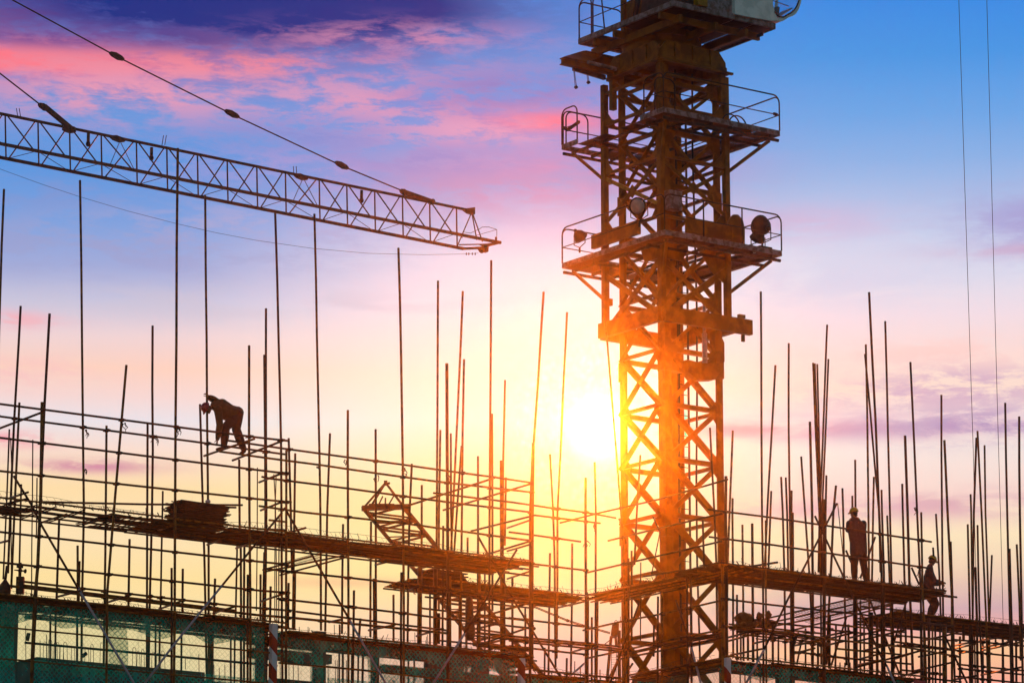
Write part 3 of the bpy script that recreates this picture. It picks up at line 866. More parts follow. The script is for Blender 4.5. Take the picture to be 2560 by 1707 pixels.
right_braces = [
    ('CF', [(1865, 1707), (1911.5, 1620.5)], 'galv'),
    ('CF', [(1910, 1623), (1971, 1494.5), (2080.5, 1281), (2092, 1258)], 'rust'),
    ('CF', [(2037, 1289), (2205.7, 1645.6), (2217, 1664)], 'rust'), ('CF', [(2216, 1661), (2237, 1707)], 'galv'),
    ('C1', [(2279, 1418), (2298, 1460.6)], 'rust'), ('CF', [(2361.6, 1587), (2418, 1707)], 'rust'),
    ('C1', [(2188, 1342), (2151, 1444)], 'rust'), ('C1', [(2115, 1375), (2128, 1405)], 'rust'), ('C1', [(2200, 1560), (2249, 1684)], 'rust'),
    ('C1', [(2268, 1496), (2235.6, 1602)], 'rust'), ('C1', [(2116, 1542), (2078, 1662)], 'rust'), ('C1', [(1984, 1612), (1996, 1580)], 'rust'),
    ('C1', [(2172, 1490), (2215, 1610)], 'rust'),
]
scaffold('tube scaffold right of the tower crane, carrying the standing yellow-helmeted worker', right_rows, right_rails, right_cross, right_braces,
         [(2289, 1268, 'C0'), (2298, 1425, 'C0'), (2245, 1580, 'C1')], 3, 70, (2060, 1500))

# --- the stepped-back corner at the far right
far_rows = [
    ('S0', [(2426.5, 1235), (2428, 1281), (2432, 1550)]),
    ('S0', [(2443.7, 1077), (2453.8, 1281), (2465.6, 1553), (2470, 1707)], 4.4),
    ('S1', [(2441, 1094), (2434.7, 1281), (2431.6, 1550), (2431, 1707)], 4.6),
    ('S1', [(2461.4, 1112.7), (2463.7, 1281), (2472.4, 1553)]),
    ('S1', [(2419.3, 1310), (2424.8, 1550), (2427, 1707)], 4.4),
    ('S0', [(2443.8, 1312), (2449.3, 1553), (2456, 1707)]),
    ('S0', [(2438.4, 1417), (2442.4, 1553), (2444, 1707)], 5.4),
    ('S1', [(2479.7, 1387), (2473.7, 1553)]),
    ('C0', [(2513, 1007), (2518, 1281), (2525.4, 1567), (2528, 1707)], 4.6),
    ('C0', [(2524, 1371), (2529.5, 1567), (2533, 1707)], 4.6),
    ('C0', [(2548, 1041), (2549.6, 1281), (2557, 1707)], 5),
    ('S0', [(2541.8, 1360), (2548.6, 1507), (2552, 1650)], 4.6),
    ('S0', [(2471, 1590), (2473, 1707)], 8), ('S1', [(2436.5, 1590), (2438, 1707)], 3.4), ('S0', [(2426, 1560), (2427, 1707)], 8), ('S1', [(2457, 1590), (2458, 1707)], 4), ('S0', [(2408, 1560), (2409, 1600)], 6), ('S1', [(2507, 1560), (2507, 1707)], 5), ('S1', [(2540, 1570), (2541, 1707)], 5), ('S0', [(2400, 1590), (2400, 1707)], 5), ('S1', [(2489, 1560), (2489, 1620)], 4),
]
far_rails = [
    ('S0', [(2240, 1612), (2418, 1628), (2548, 1642), (2600, 1647)], 5),
    ('S0', [(2387.7, 1690), (2522, 1704), (2600, 1712)], 5), ('S1', [(2378, 1598), (2600, 1618)]), ('S1', [(2390, 1660), (2600, 1680)]), ('S0', [(2400, 1671), (2600, 1690)]), ('S1', [(2383, 1583), (2600, 1606)]),
]
far_cross = [(('S1', a), ('C0', b)) for a, b in [
    ((2455.8, 1617.6), (2521, 1604.5)), ((2455.8, 1625), (2550, 1604.5)), ((2385, 1613), (2440, 1602)), ((2388, 1620), (2440, 1608)), ((2454, 1685.6), (2551, 1667)), ((2398, 1632), (2435, 1626)), ((2450, 1600), (2500, 1592))]]
scaffold('dark scaffold corner at the right edge with short loose tubes sticking up', far_rows, far_rails, far_cross, [], [(2523, 1598, 'C0'), (2474, 1690, 'S0')], 4, 30, (2520, 1600))

# ------------------------------------------------------------------ walkway decks
def deck(label, pf, pb, u0, u1, u, v, layers=2, step=1.0, fringe=True, seed=0, mesh_end=False, over=.25, group=None, skip=.06):
    """bamboo-mat walkway: mats on bearers, level, from row pf back to row pb; (u, v) is a point of its front top edge"""
    rn = random.Random(seed)
    z = PL[pf].at(u, v).z
    a, c = PL[pf].level(u0, z), PL[pf].level(u1, z)
    d = PL[pf].d if (c - a).dot(PL[pf].d) > 0 else -PL[pf].d
    L = (c - a).length
    wv = PL[pb].p - PL[pf].p; nrm = Vector((-d.y, d.x, 0)); wd = wv.dot(nrm)
    if wd < 0: nrm = -nrm; wd = -wd
    t = thing('scaffold_deck', a, label, 'walkway deck', group)
    # bearers under the mats, along the run
    for k in range(4):
        o = nrm * (wd * (k + .15) / 3.3)
        MB().tube([a + o - d * rn.uniform(.05, .3) + ZU * -.10, c + o + d * rn.uniform(.05, .35) + ZU * -.10], .0245, 8).build('bearer_tube', rn.choice(('ochre', 'rust')), t)
    s = 0.
    while s < L:
        e = min(L, s + step * rn.uniform(1.7, 2.2))
        for ly in range(layers):
            b = MB()
            z0 = -.065 + .04 * ly; sk = rn.uniform(-.035, .035)
            n = 7
            for i in range(n):      # split canes, lying side by side
                if rn.random() < skip: continue
                w0 = wd * i / n + rn.uniform(0, .02); w1 = wd * (i + 1) / n - rn.uniform(.015, .05)
                p = a + d * (s + rn.uniform(-.12, .05)) + nrm * (w0 + w1) / 2 + ZU * (z0 + rn.uniform(-.006, .012) + sk)
                q = a + d * (e + rn.uniform(-.05, .14)) + nrm * (w0 + w1) / 2 + ZU * (z0 + rn.uniform(-.006, .012) - sk * .4)
                b.beam(p, q, w1 - w0, .022, nrm)
            for x in (s + .25, (s + e) / 2, e - .25):       # battens the canes are tied to
                p = a + d * x + ZU * (z0 - .014); b.beam(p + nrm * .02, p + nrm * (wd - .04), .045, .016, d)
            if fringe and ly == layers - 1:   # frayed ends standing up along the front edge
                x = s
                while x < e:
                    p = a + d * x + nrm * rn.uniform(-.05, .12) + ZU * (z0 + .01)
                    h = rn.uniform(.03, .12) * (2.0 if rn.random() < .14 else 1)
                    b.beam(p, p + d * rn.uniform(-.09, .09) + ZU * h - nrm * rn.uniform(0, .03), .03, .009)
                    x += rn.uniform(.05, .13)
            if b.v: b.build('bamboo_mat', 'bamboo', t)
        s = e
    # a front lashing tube and the toe lath
    MB().tube([a - nrm * .04 + ZU * .01, c - nrm * .04 + ZU * .01], .0245, 8).build('edge_tube', 'ochre', t)
    # loose wire mesh sheet standing just above the edge
    if fringe:
        b = MB(); x = 0.; up = .14
        top = []
        while x < L:
            up = max(.07, min(.17, up + rn.uniform(-.05, .05)))
            top.append(a + d * x - nrm * .02 + ZU * up); x += rn.uniform(.25, .5)
        if len(top) > 2:
            b.tube(top, .005, 4)
            for i, p in enumerate(top[:-1]):
                for f in (0, .5):
                    q = p.lerp(top[i + 1], f); b.tube([q, Vector((q.x, q.y, z + .0)) + d * .12], .004, 4)
            b.build('wire_edge', 'rope', t)
    return t


deck('sparse left end of the bamboo deck, mostly bare tubes, left of the board stack', 'A0', 'A1', -40, 404, 196, 1268, 2, seed=21, skip=.66)
deck('long bamboo deck of the left scaffold, carrying the stack of boards', 'A0', 'A1', 409, 1328, 640, 1322, 2, seed=1)
deck('lower bamboo deck of the left scaffold, just above the green netting', 'A0', 'A1', -40, 716, 320, 1518, 2, seed=2)
deck('lower bamboo deck right of the first striped post, above the netting', 'A0', 'A1', 719, 1330, 1000, 1606, 2, seed=3)
deck('set-back bamboo deck running into the inner corner below the sun', 'R0', 'R1', 1049, 1466, 1280, 1469, 3, seed=4)
deck('short bamboo deck crossing in front of the crane mast', 'B0', 'B1', 1466, 1815, 1640, 1453, 3, seed=5)
deck('thick bamboo deck right of the crane under the standing worker', 'C0', 'C1', 1800, 2362, 1920, 1426, 4, seed=6)
deck('lowest bamboo deck right of the crane above the netting', 'C0', 'C1', 1812, 2310, 1920, 1651, 1, seed=7)
deck('set-back bamboo deck at the right edge, under the worker seen from the side', 'S0', 'S1', 2238, 2640, 2427, 1551, 3, seed=8)
deck('narrow lowest deck in the inner corner left of the crane mast', 'R0', 'R1', 1330, 1566, 1420, 1684, 1, seed=9)
deck('lowest deck crossing in front of the crane foot', 'B0', 'B1', 1575, 1812, 1645, 1675, 1, seed=10)

# sloping ramp of wire mesh and tubes behind the right scaffold
t = thing('mesh_ramp', PL['C2'].at(2000, 1540), 'slanting ramp of wire mesh between tubes behind the right scaffold', 'ramp')
for (a, b_) in [((1905, 1548), (2165, 1488)), ((1925, 1556), (2200, 1496)), ((1925, 1566), (2290, 1497)), ((1960, 1580), (2230, 1512))]:
    MB().tube([PL['C2'].at(*a), PL['C1'].at(*b_)], .0245, 8).build('ramp_tube', 'ochre', t)
for q in ([(1980, 1534), (2150, 1492), (2180, 1500), (2000, 1546)], [(1990, 1548), (2180, 1504), (2230, 1506), (2020, 1558)]):
    P = [PL['C2'].at(*p) for p in q]; b = MB()
    for i in range(25):
        f = i / 24; b.tube([P[0].lerp(P[1], f), P[3].lerp(P[2], min(1, f + .05))], .006, 4); 
    for i in range(5):
        f = i / 4; b.tube([P[0].lerp(P[3], f), P[1].lerp(P[2], f)], .006, 4)
    b.build('wire_mesh', 'mesh', t)

# side deck of mesh panels under the left deck
t = thing('mesh_walkway', PL['A1'].at(750, 1400), 'open mesh panel slung between tubes under the left deck', 'walkway')
for a, b_ in [((657, 1424), (782, 1389)), ((664, 1428), (860, 1388)), ((700, 1437), (866, 1392))]:
    MB().tube([PL['A1'].at(*a), PL['A0'].at(*b_)], .0245, 8).build('bearer_tube', 'rust', t)
P = [PL['A1'].at(*p) for p in [(712, 1404), (800, 1380), (800, 1398), (712, 1422)]]; b = MB()
for i in range(30):
    f = i / 29; b.tube([P[0].lerp(P[1], f), P[3].lerp(P[2], f)], .007, 4)
for i in range(4):
    f = i / 3; b.tube([P[0].lerp(P[3], f), P[1].lerp(P[2], f)], .008, 4)
b.build('wire_mesh', 'mesh', t)

# ------------------------------------------------------------------ stack of boards on the left deck
zt_ = PL['A0'].at(480, 1302).z
rn = random.Random(5)
ba = PL['A0'].level(456, zt_); 
for i in range(13):
    z = zt_ + .055 + i * .038
    l = 1.28 + rn.uniform(-.06, .06); w = .74 + rn.uniform(-.05, .05)
    o = ba + DA * (rn.uniform(-.07, .07)) + DB * (.10 + rn.uniform(-.04, .04)); o.z = z
    b = MB(); n = 7
    sag = .012
    for k in range(n):
        p = o + DB * (w * k / n); q = p + DA * l
        e0, e1 = rn.uniform(-.06, .05), rn.uniform(-.05, .08)
        for h in range(3):
            f0, f1 = h / 3, (h + 1) / 3
            s0, s1 = -sag * 4 * f0 * (1 - f0), -sag * 4 * f1 * (1 - f1)
            A = p.lerp(q, f0) + ZU * s0 + (DA * e0 if h == 0 else Vector()); B = p.lerp(q, f1) + ZU * s1 + (DA * e1 if h == 2 else Vector())
            b.beam(A, B, w / n * .97, .026, DB)
    for k in range(10):       # splintered ends
        f = rn.random(); s = rn.choice((0, 1))
        p = o + DB * (w * f) + DA * (l * s); b.beam(p, p + DA * ((.05 + rn.random() * .09) * (1 if s else -1)) + ZU * rn.uniform(-.015, .02), .02, .012, DB)
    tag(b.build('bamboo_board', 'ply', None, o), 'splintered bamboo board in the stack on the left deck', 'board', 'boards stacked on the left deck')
b = MB()
o = deep('A0', 520, 1251, .3)
b.blob(o + ZU * -.02, (.07, .05, .045), 3, .12)
tag(b.build('plastic_bag', 'paper', None, o), 'small pale bag lying on top of the board stack', 'bag')
# loose poles lying behind the stack
for (a, b_), lab in (((( 100, 1254), (606, 1262)), 'long pole lying almost level behind the board stack'), (((430, 1262), (590, 1268)), 'shorter pole lying just under the long one behind the board stack')):
    P, Q = PL['A1'].at(*a), PL['A1'].at(*b_)
    tag(MB().tube([P, P.lerp(Q, .5) + ZU * -.02, Q], .028, 8).build('loose_pole', 'rust', None, P), lab, 'pole')

for pl, a, b_, lab in (('C0', (1838, 1421), (1944, 1405), 'loose pole propped up on the deck just right of the crane mast'),
                       ('C0', (2180, 1457), (2362, 1475), 'topmost loose pole sticking out at the right end of the thick deck'),
                       ('C0', (2230, 1470), (2392, 1492), 'lower loose pole sticking out furthest at the right end of the thick deck'),
                       ('C1', (2150, 1492), (2289, 1499), 'loose pole under the right end of the thick deck'),
                       ('A0', (20, 1258), (66, 1247), 'short pole stub on the deck at the far left'),
                       ('R0', (1045, 1449), (1120, 1455), 'pole end poking out left of the heaped boards'),
                       ('A0', (1060, 1372), (1200, 1399), 'loose pole lying along the right end of the long bamboo deck'),
                       ('B0', (1610, 1440), (1705, 1425), 'loose pole on the short deck in front of the crane mast')):
    P, Q = deep(pl, *a, .3), deep(pl, *b_, .25)
    tag(MB().tube([P, Q], .03, 8).build('loose_pole', 'rust', None, P), lab, 'pole')

# boards heaped on the set-back deck
zt_ = PL['R0'].at(1110, 1449).z
for i in range(6):
    o = PL['R0'].level(1086 + 4 * (i % 3), zt_) + DB * (.1 + .02 * i); o.z = zt_ + .06 + .045 * i
    b = MB()
    for k in range(5): b.beam(o + DB * (.15 * k) + DA * rn.uniform(-.1, .1), o + DB * (.15 * k) + DA * (1.1 + rn.uniform(-.3, .15)) + ZU * rn.uniform(-.02, .03), .14, .03, DB)
    tag(b.build('bamboo_board', 'ply', None, o), 'splintered bamboo board heaped at the left end of the set-back deck', 'board', 'boards heaped on the set-back deck')

# bundles and litter lying about
def lump(name, lab, cat, u, v, pl, r, mat, seed, amt=.2):
    o = deep(pl, u, v, .4)
    b = MB().blob(o, r, seed, amt, (DA, DB, ZU))
    return tag(b.build(name, mat, None, o), lab, cat)


lump('sack', 'bulging dusty sack lying on tubes right of the crane', 'sack', 1858, 1544, 'C1', (.24, .3, .15), 'sack', 1, .22)
lump('sack', 'flat slumped sack in front of the bulging one right of the crane', 'sack', 1868, 1560, 'C1', (.27, .3, .09), 'sack', 2, .25)
lump('rag_heap', 'small crumpled heap beside the sacks right of the crane', 'rubbish', 1898, 1539, 'C1', (.07, .1, .09), 'rag', 3, .45)
lump('rag_heap', 'dark lumpy heap against an upright tube right of the sacks', 'rubbish', 1920, 1538, 'C1', (.08, .1, .12), 'rag', 4, .3)
lump('rag_heap', 'long low heap of rags under the mesh ramp', 'rubbish', 1905, 1557, 'C2', (.5, .2, .11), 'rag', 9, .35)
lump('rag_heap', 'low heap of litter at the feet of the worker seen from the side', 'rubbish', 2262, 1532, 'S0', (.35, .2, .08), 'rag', 5, .3)
o = PL['A1'].at(1173, 1490)
b = MB().lathe(o, (.02, 0, -1), [(0, .06), (.1, .10), (.35, .115), (.6, .105), (.72, .12), (.85, .15), (1.05, .15), (1.18, .08)], 12)
tag(b.build('wrapped_bundle', 'rag', None, o), 'narrow wrapped bundle hanging by the long diagonal tube left of the sun', 'bundle')
# machine at the lower left corner
o = PL['A1'].at(12, 1484); t = thing('winch', o, 'small dark winch on the deck at the lower left corner', 'winch')
MB().lathe(o, ZU, [(0, .14), (.1, .15), (.22, .13), (.3, .07), (.36, .03)], 12).build('housing', 'dark', t)
MB().tube([o + ZU * .34, o + ZU * .7 + DA * .04], .035, 8).build('post', 'dark', t)
o = PL['A1'].at(50, 1484); t = thing('valve_stand', o, 'dark pump with a flared horn beside the winch at lower left', 'pump')
MB().beam(o, o + ZU * .42, .19, .19).build('housing', 'dark', t)
MB().tube([o + ZU * .4, o + ZU * .78], .022, 8).build('post', 'dark', t)
MB().lathe(o + ZU * .58 - DA * .18, DA, [(0, .012), (.12, .02), (.13, .045), (.2, .045), (.21, .02), (.27, .02), (.3, .055), (.32, .055)], 12).build('horn', 'dark', t)
MB().beam(o + ZU * .68 - DA * .1, o + ZU * .68 + DA * .05, .07, .07).build('box', 'dark', t)

# ------------------------------------------------------------------ striped posts
def stripe_post(u, v0, pl, wpx, lab):
    P = PL[pl].at(u, v0); Q = PL[pl].at(u, 3110); w = wpx * (P - CAM).dot(FWD) / PX
    b = MB().beam(P, Vector((P.x, P.y, Q.z)), w * .78, w * .78, DA)
    o = Vector((P.x, P.y, Q.z))
    tag(b.build('striped_post', 'stripe', None, o), lab, 'post', 'red and white striped posts')


stripe_post(683.5, 1559, 'AF', 20, 'tall red and white striped post left of the middle of the netting')
stripe_post(1303.5, 1645, 'AF', 18, 'red and white striped post straight below the sun')
stripe_post(1818, 1644, 'CF', 17, 'red and white striped post at the foot of the crane mast')


# ------------------------------------------------------------------ debris netting
def net(label, pl, pts_top, v_bot, seed, sag=8, off=.12):
    rn = random.Random(seed)
    nu, nv = 48, 72
    b = MB(); uv = []
    u0, u1 = pts_top[0][0], pts_top[-1][0]

    def vt(u):
        for (a, c), (d, e) in zip(pts_top, pts_top[1:]):
            if a <= u <= d: return c + (e - c) * (u - a) / (d - a)
        return pts_top[-1][1]
    nd = PL[pl].n; nd = nd if nd.y < 0 else -nd
    k1, k2, p1, p2 = rn.uniform(.9, 1.4), rn.uniform(2.1, 3.2), rn.uniform(0, 6), rn.uniform(0, 6)
    for j in range(nv + 1):
        for i in range(nu + 1):
            f, g_ = i / nu, j / nv; gr = g_ * 3.6
            u = u0 + (u1 - u0) * f
            top = vt(u) + 4 + sag * abs(math.sin(f * math.pi * max(1, round((u1 - u0) / 170))))
            p = PL[pl].at(u, top + (v_bot - top) * g_)
            s = f * (u1 - u0) / 95
            rip = .05 * math.sin(s * k2 * 2 + p1 + gr * 2) + .07 * math.sin(s * k1 + p2 - gr * 3)
            b.v.append(p + nd * (-off + rip * min(1, gr * 2.5)))
            uv.append(((p - PL[pl].p).dot(PL[pl].d), p.z))
    for j in range(nv):
        for i in range(nu):
            q = j * (nu + 1) + i; b.f.append((q, q + 1, q + nu + 2, q + nu + 1)); b.smooth.append(True)
    o = PL[pl].at(*pts_top[0])
    n_ = b.build('safety_net', 'net', None, o, uv)
    tag(n_, label, 'safety net', 'green safety netting')
    top = [b.v[i] + nd * .01 for i in range(nu + 1)]
    MB().tube(top, .008, 5).build('hem_rope', 'net', n_)
    return n_


NETS = []
NETS += [net('green safety net at the lower left, hung from the lower deck', 'A0', [(-60, 1490), (668, 1560)], 3110, 1)]
NETS += [net('green safety net between the first two striped posts', 'A0', [(698, 1570), (1296, 1640)], 3110, 2)]
NETS += [net('green safety net in front of the crane foot', 'B0', [(1578, 1696), (1806, 1650)], 3110, 3)]
NETS += [net('narrow strip of green net in the inner corner', 'R0', [(1312, 1680), (1562, 1704)], 3110, 4)]
NETS += [net('green safety net right of the third striped post', 'C0', [(1828, 1648), (2060, 1672)], 3110, 5)]
NETS += [net('green safety net at the lower right, ending in a dark red patch', 'C0', [(2066, 1674), (2280, 1700)], 3110, 6)]
b = MB(); P = PL['C0'].at(2281, 1697)
b.beam(P - ZU * .12 - DB * .06, P + DA * .42 - ZU * .14 - DB * .06, .02, .22, DB)
tag(b.build('cloth_scrap', 'redhat', None, P), 'dark red scrap of cloth at the right end of the netting', 'cloth')

def net_backings(n_, pl, polys):  # backing sheets added to turn dark parts behind the net teal; one wraps a column
    for (u0, v0, u1, v1) in polys:
        b = MB(); uv = []
        k = max(2, int((u1 - u0) / 20)); 
        nd = PL[pl].n; nd = nd if nd.y > 0 else -nd
        sl = .098 if PL[pl].d.y > 0 else -.2
        J = 8 if v1 < 2000 else 40
        for j in range(J + 1):
            for i in range(k + 1):
                u = u0 + (u1 - u0) * i / k; v = v0 + (v1 - v0) * j / J + (u - u0) * sl * (1 - j / J * (J > 8))
                w = 3.5 * math.sin(j * 2.1 + u * .11) * (1 if 0 < i < k else .4)
                p = PL[pl].at(u + w * .5, v + ((abs(math.sin((u - u0) / 57)) * 13 + 7 * math.sin(u * .05)) * (j / J) ** 2 if v1 - v0 < 120 else 0)) + nd * (.2 + .03 * math.sin(u * .13 + j))
                b.v.append(p); uv.append(((p - PL[pl].p).dot(PL[pl].d), p.z))
        for j in range(J):
            for i in range(k):
                q = j * (k + 1) + i; b.f.append((q, q + 1, q + k + 2, q + k + 1)); b.smooth.append(True)
        b.build('net_backing', 'netbacking', n_, None, uv)


net_backings(NETS[0], 'A0', [(-60, 1492, 670, 1530), (-60, 1500, 46, 3110), (92, 1645, 512, 3110), (280, 1530, 330, 1660), (512, 1680, 676, 3110), (640, 1560, 672, 3110)])
net_backings(NETS[1], 'A0', [(698, 1572, 1296, 1606), (785, 1580, 820, 3110), (700, 1612, 770, 1640), (930, 1592, 955, 3110), (960, 1655, 1300, 3110), (1080, 1610, 1300, 1660), (830, 1690, 960, 3110)])
net_backings(NETS[2], 'B0', [(1580, 1700, 1800, 3110)])
net_backings(NETS[3], 'R0', [(1330, 1690, 1560, 3110)])
net_backings(NETS[4], 'C0', [(1828, 1652, 2060, 1672), (1958, 1660, 1988, 3110), (1828, 1660, 1838, 3110)])
net_backings(NETS[5], 'C0', [(2066, 1678, 2276, 3110)])

# ------------------------------------------------------------------ the unfinished building behind the netting
o = PL['A3'].at(300, 1700); o.z = 0
bt = thing('unfinished_building', o, 'raw concrete floor and columns of the unfinished building behind the green netting', 'building')


def block(name, pl, u0, u1, v0, v1, dep, mat='concrete'):
    a, c, e = PL[pl].at(u0, v0), PL[pl].at(u1, v0), PL[pl].at(u0, v1)
    z1, z0 = a.z, (0. if v1 > 1900 else e.z)
    c = PL[pl].level(u1, z1)
    nd = PL[pl].n; nd = nd if nd.y > 0 else -nd
    P = [Vector((p.x, p.y, z0)) for p in (a, c, c + nd * dep, a + nd * dep)]
    return MB().prism(P, (0, 0, z1 - z0)).build(name, mat, bt)


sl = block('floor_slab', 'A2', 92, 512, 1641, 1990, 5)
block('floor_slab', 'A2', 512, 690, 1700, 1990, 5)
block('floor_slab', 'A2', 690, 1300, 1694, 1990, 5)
block('wall', 'A2', -80, 47, 1496, 1990, .6)
for u, w, v0 in ((660, 22, 1560), (804, 24, 1576), (943, 12, 1600), (1205, 36, 1630)):
    block('column', 'A2', u - w / 2, u + w / 2, v0, 1990, .2)
block('edge_beam', 'A2', 640, 830, 1617, 1640, .4)
block('edge_beam', 'A2', 960, 1300, 1660, 1676, .4)
block('wall', 'A2', 1080, 1160, 1650, 1990, .4)
block('floor_slab', 'R1', 1310, 1560, 1702, 1990, 4)
block('floor_slab', 'C2', 1820, 2400, 1712, 1990, 5)
block('column', 'C2', 1960, 1985, 1660, 1990, .4)
block('edge_beam', 'C2', 1840, 2280, 1664, 1680, .3)
block('wall', 'B1', 1580, 1640, 1690, 1990, .3)
# starter bars on the slab: bent loops and straight rods
rn = random.Random(11)
lv = lambda u: 1643 + (u - 92) * .078
for u in (108, 121, 134, 150, 158, 178, 212, 226, 250, 331, 342, 353, 379, 391, 402, 139):
    h = rn.uniform(36, 52); w = rn.uniform(6, 9); y = lv(u) + 2
    P = [deep('A2', *p, .25) for p in ((u, y), (u + 1, y - h + 5), (u + 2.5, y - h), (u + w - 1, y - h + 1), (u + w + 1, y - h + 6), (u + w + 2, y + 1))]
    MB().tube(P, .0075, 5).build('rebar_loop', 'rust', bt)
for u, v0, v1 in ((64, 1563, 1650), (100, 1600, 1650), (116, 1585, 1650), (463, 1643, 1668), (497, 1634, 1674), (535, 1660, 1710), (548, 1668, 1710), (562, 1660, 1710), (575, 1655, 1710),
                  (587, 1662, 1710), (600, 1650, 1710), (700, 1630, 1707), (712, 1640, 1707), (722, 1636, 1707), (733, 1625, 1707), (745, 1640, 1707), (820, 1650, 1707), (838, 1648, 1707), (843, 1650, 1707),
                  (866, 1650, 1707), (895, 1660, 1707), (908, 1655, 1707), (835.6, 1560, 1600), (1037, 1580, 1610), (1066, 1590, 1612), (1069, 1585, 1612), (1160, 1610, 1625), (748, 1566, 1574), (770, 1566, 1576)):
    MB().tube([PL['A2'].at(u, v0), PL['A2'].at(u + .6, v1 + 4)], .010, 5).build('rebar_rod', 'rust', bt)
for u in (1850, 1862, 1875, 1900, 2075, 2100, 2112, 2125):
    MB().tube([PL['C2'].at(u, 1655), PL['C2'].at(u + .6, 1716)], .02, 5).build('rebar_rod', 'rust', bt)
for (u, v), (u2, v2) in (((68, 1600), (72, 1582)), ((205, 1640), (216, 1632))):
    P, Q = PL['A2'].at(u, v), PL['A2'].at(u2, v2); MB().tube([P, Q], .05, 7).build('pipe_stub', 'dark', bt)

# ------------------------------------------------------------------ ropes at the right
for pts, lab in (([(2396.5, -60), (2397, 0), (2434, 1154), (2436, 1281)], 'thin crane rope hanging at the right, the nearer to the tower'), ([(2465, -60), (2467, 0), (2493, 1000), (2501, 1281), (2508, 1560), (2511, 1707)], 'thin crane rope hanging at the far right, beyond the other')):
    pts = pts + [(pts[-1][0] + (36 if pts[-1][1] > 1600 else 46), 3090)]
    P = [deep('S1', *p, .8) for p in pts]
    tag(MB().tube(P, .010, 5).build('hoist_rope', 'rope', None, P[0]), lab, 'rope')

# ------------------------------------------------------------------ the tower crane
TO = depth_point(1664, 1300, 104.5); TO.z = 0       # foot of the mast corner nearest to the camera
TO0 = Vector(TO)
tw = thing('tower_crane', TO0, 'tall yellow tower crane mast with climbing cage, platforms and a white cab, against the sun', 'tower crane')
# at(a, b, z): metres along the facade, into the building, and up
T = lambda a, b_, z: TO0 + DA * a + DB * b_ + ZU * z


def tz(v, a=0., b_=0.):
    """height at which the vertical line (a, b) is seen in row v"""
    lo, hi = 0., 90.
    P = TO0 + DA * a + DB * b_
    for _ in range(50):
        m_ = (lo + hi) / 2; d = Vector((P.x, P.y, m_)) - CAM
        if 853.5 - d.dot(UPV) / d.dot(FWD) * F > v: lo = m_
        else: hi = m_
    return lo


def tu(a, b_, z):
    d = T(a, b_, z) - CAM
    return 1280 + d.x / d.dot(FWD) * F


TR = lambda b_: Plane(TO0 + DB * b_, DA)     # planes parallel to the right face
TL = lambda a: Plane(TO0 + DA * a, DB)       # planes parallel to the left face
SM = 1.92                                    # mast side
SA, SB = 2.09, 2.05                          # along and across
LEGS = [(0, 0), (SA, 0), (SA, SB), (0, SB)]
ztop = tz(150)
zbot = .05
for i, (a, b_) in enumerate(LEGS):
    m_ = MB()
    sa = 1 if a == 0 else -1; sb = 1 if b_ == 0 else -1
    m_.angle(T(a, b_, zbot), T(a, b_, ztop), .24, .035, DA * sa, DB * sb)
    # splice plates at the section joints
    for v in (900, 1314, 1728, 480):
        z = tz(v); m_.beam(T(a - .02 * sa, b_ - .02 * sb, z - .28) + DA * sa * .13, T(a - .02 * sa, b_ - .02 * sb, z + .28) + DA * sa * .13, .30, .03, DA)
        m_.beam(T(a - .02 * sa, b_ - .02 * sb, z - .28) + DB * sb * .13, T(a - .02 * sa, b_ - .02 * sb, z + .28) + DB * sb * .13, .30, .03, DB)
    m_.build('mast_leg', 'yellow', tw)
lev = [tz(v) for v in (2980, 2825, 2670, 2515, 2360, 2205, 2050, 1895, 1740, 1584, 1430, 1288, 1148, 1012, 874, 736, 600, 464, 330, 206)]
zs = tz(740)
FACES = [((0, 0), (0, 1)), ((0, 0), (1, 0)), ((1, 0), (1, 1)), ((0, 1), (1, 1))]
for fi, (p, q) in enumerate(FACES):
    A = lambda z: T(p[0] * SA, p[1] * SB, z); B = lambda z: T(q[0] * SA, q[1] * SB, z)
    d = (B(0) - A(0)).normalized(); nn = Vector((-d.y, d.x, 0))
    for k, z in enumerate(lev):
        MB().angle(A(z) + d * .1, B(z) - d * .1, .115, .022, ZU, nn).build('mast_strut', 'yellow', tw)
        for s, P in ((1, A), (-1, B)):      # gusset plates
            m_ = MB(); c = P(z) + d * s * .10
            m_.prism([c + ZU * .38, c + d * s * .13 + ZU * .34, c + d * s * .36 + ZU * .08, c + d * s * .36 - ZU * .06, c + d * s * .13 - ZU * .34, c - ZU * .38], nn * .018)
            if fi < 2: m_.build('gusset_plate', 'yellow', tw)
    for k in range(len(lev) - 1):
        if fi > 1: break                       # the far faces have cross struts only
        z0, z1 = lev[k], lev[k + 1]
        for s, (P, Q) in enumerate(((A, B), (B, A))):
            dd = d if s == 0 else -d
            MB().angle(P(z0) + dd * .12 + nn * .02 * s, Q(z1) - dd * .12 + nn * .02 * s, .145 if z1 < zs else .10, .024, ZU, nn).build('mast_brace', 'yellow', tw)

# ladder and cables inside
m_ = MB()
la, lb = 1.25, .95
for o in (0, .36): m_.beam(T(la + o, lb, zbot), T(la + o, lb, tz(230)), .035, .06, DA)
z = zbot
while z < tz(230): m_.tube([T(la, lb, z), T(la + .36, lb, z)], .012, 5); z += .3
m_.build('ladder', 'dark', tw)
for a, b_, r in ((.95, .55, .02), (1.62, .6, .03), (1.05, 1.3, .016)):
    MB().tube([T(a + .05 * math.sin(i * 1.3), b_, zbot + (ztop - zbot) * i / 14) for i in range(15)], r, 6).build('cable', 'rope', tw)

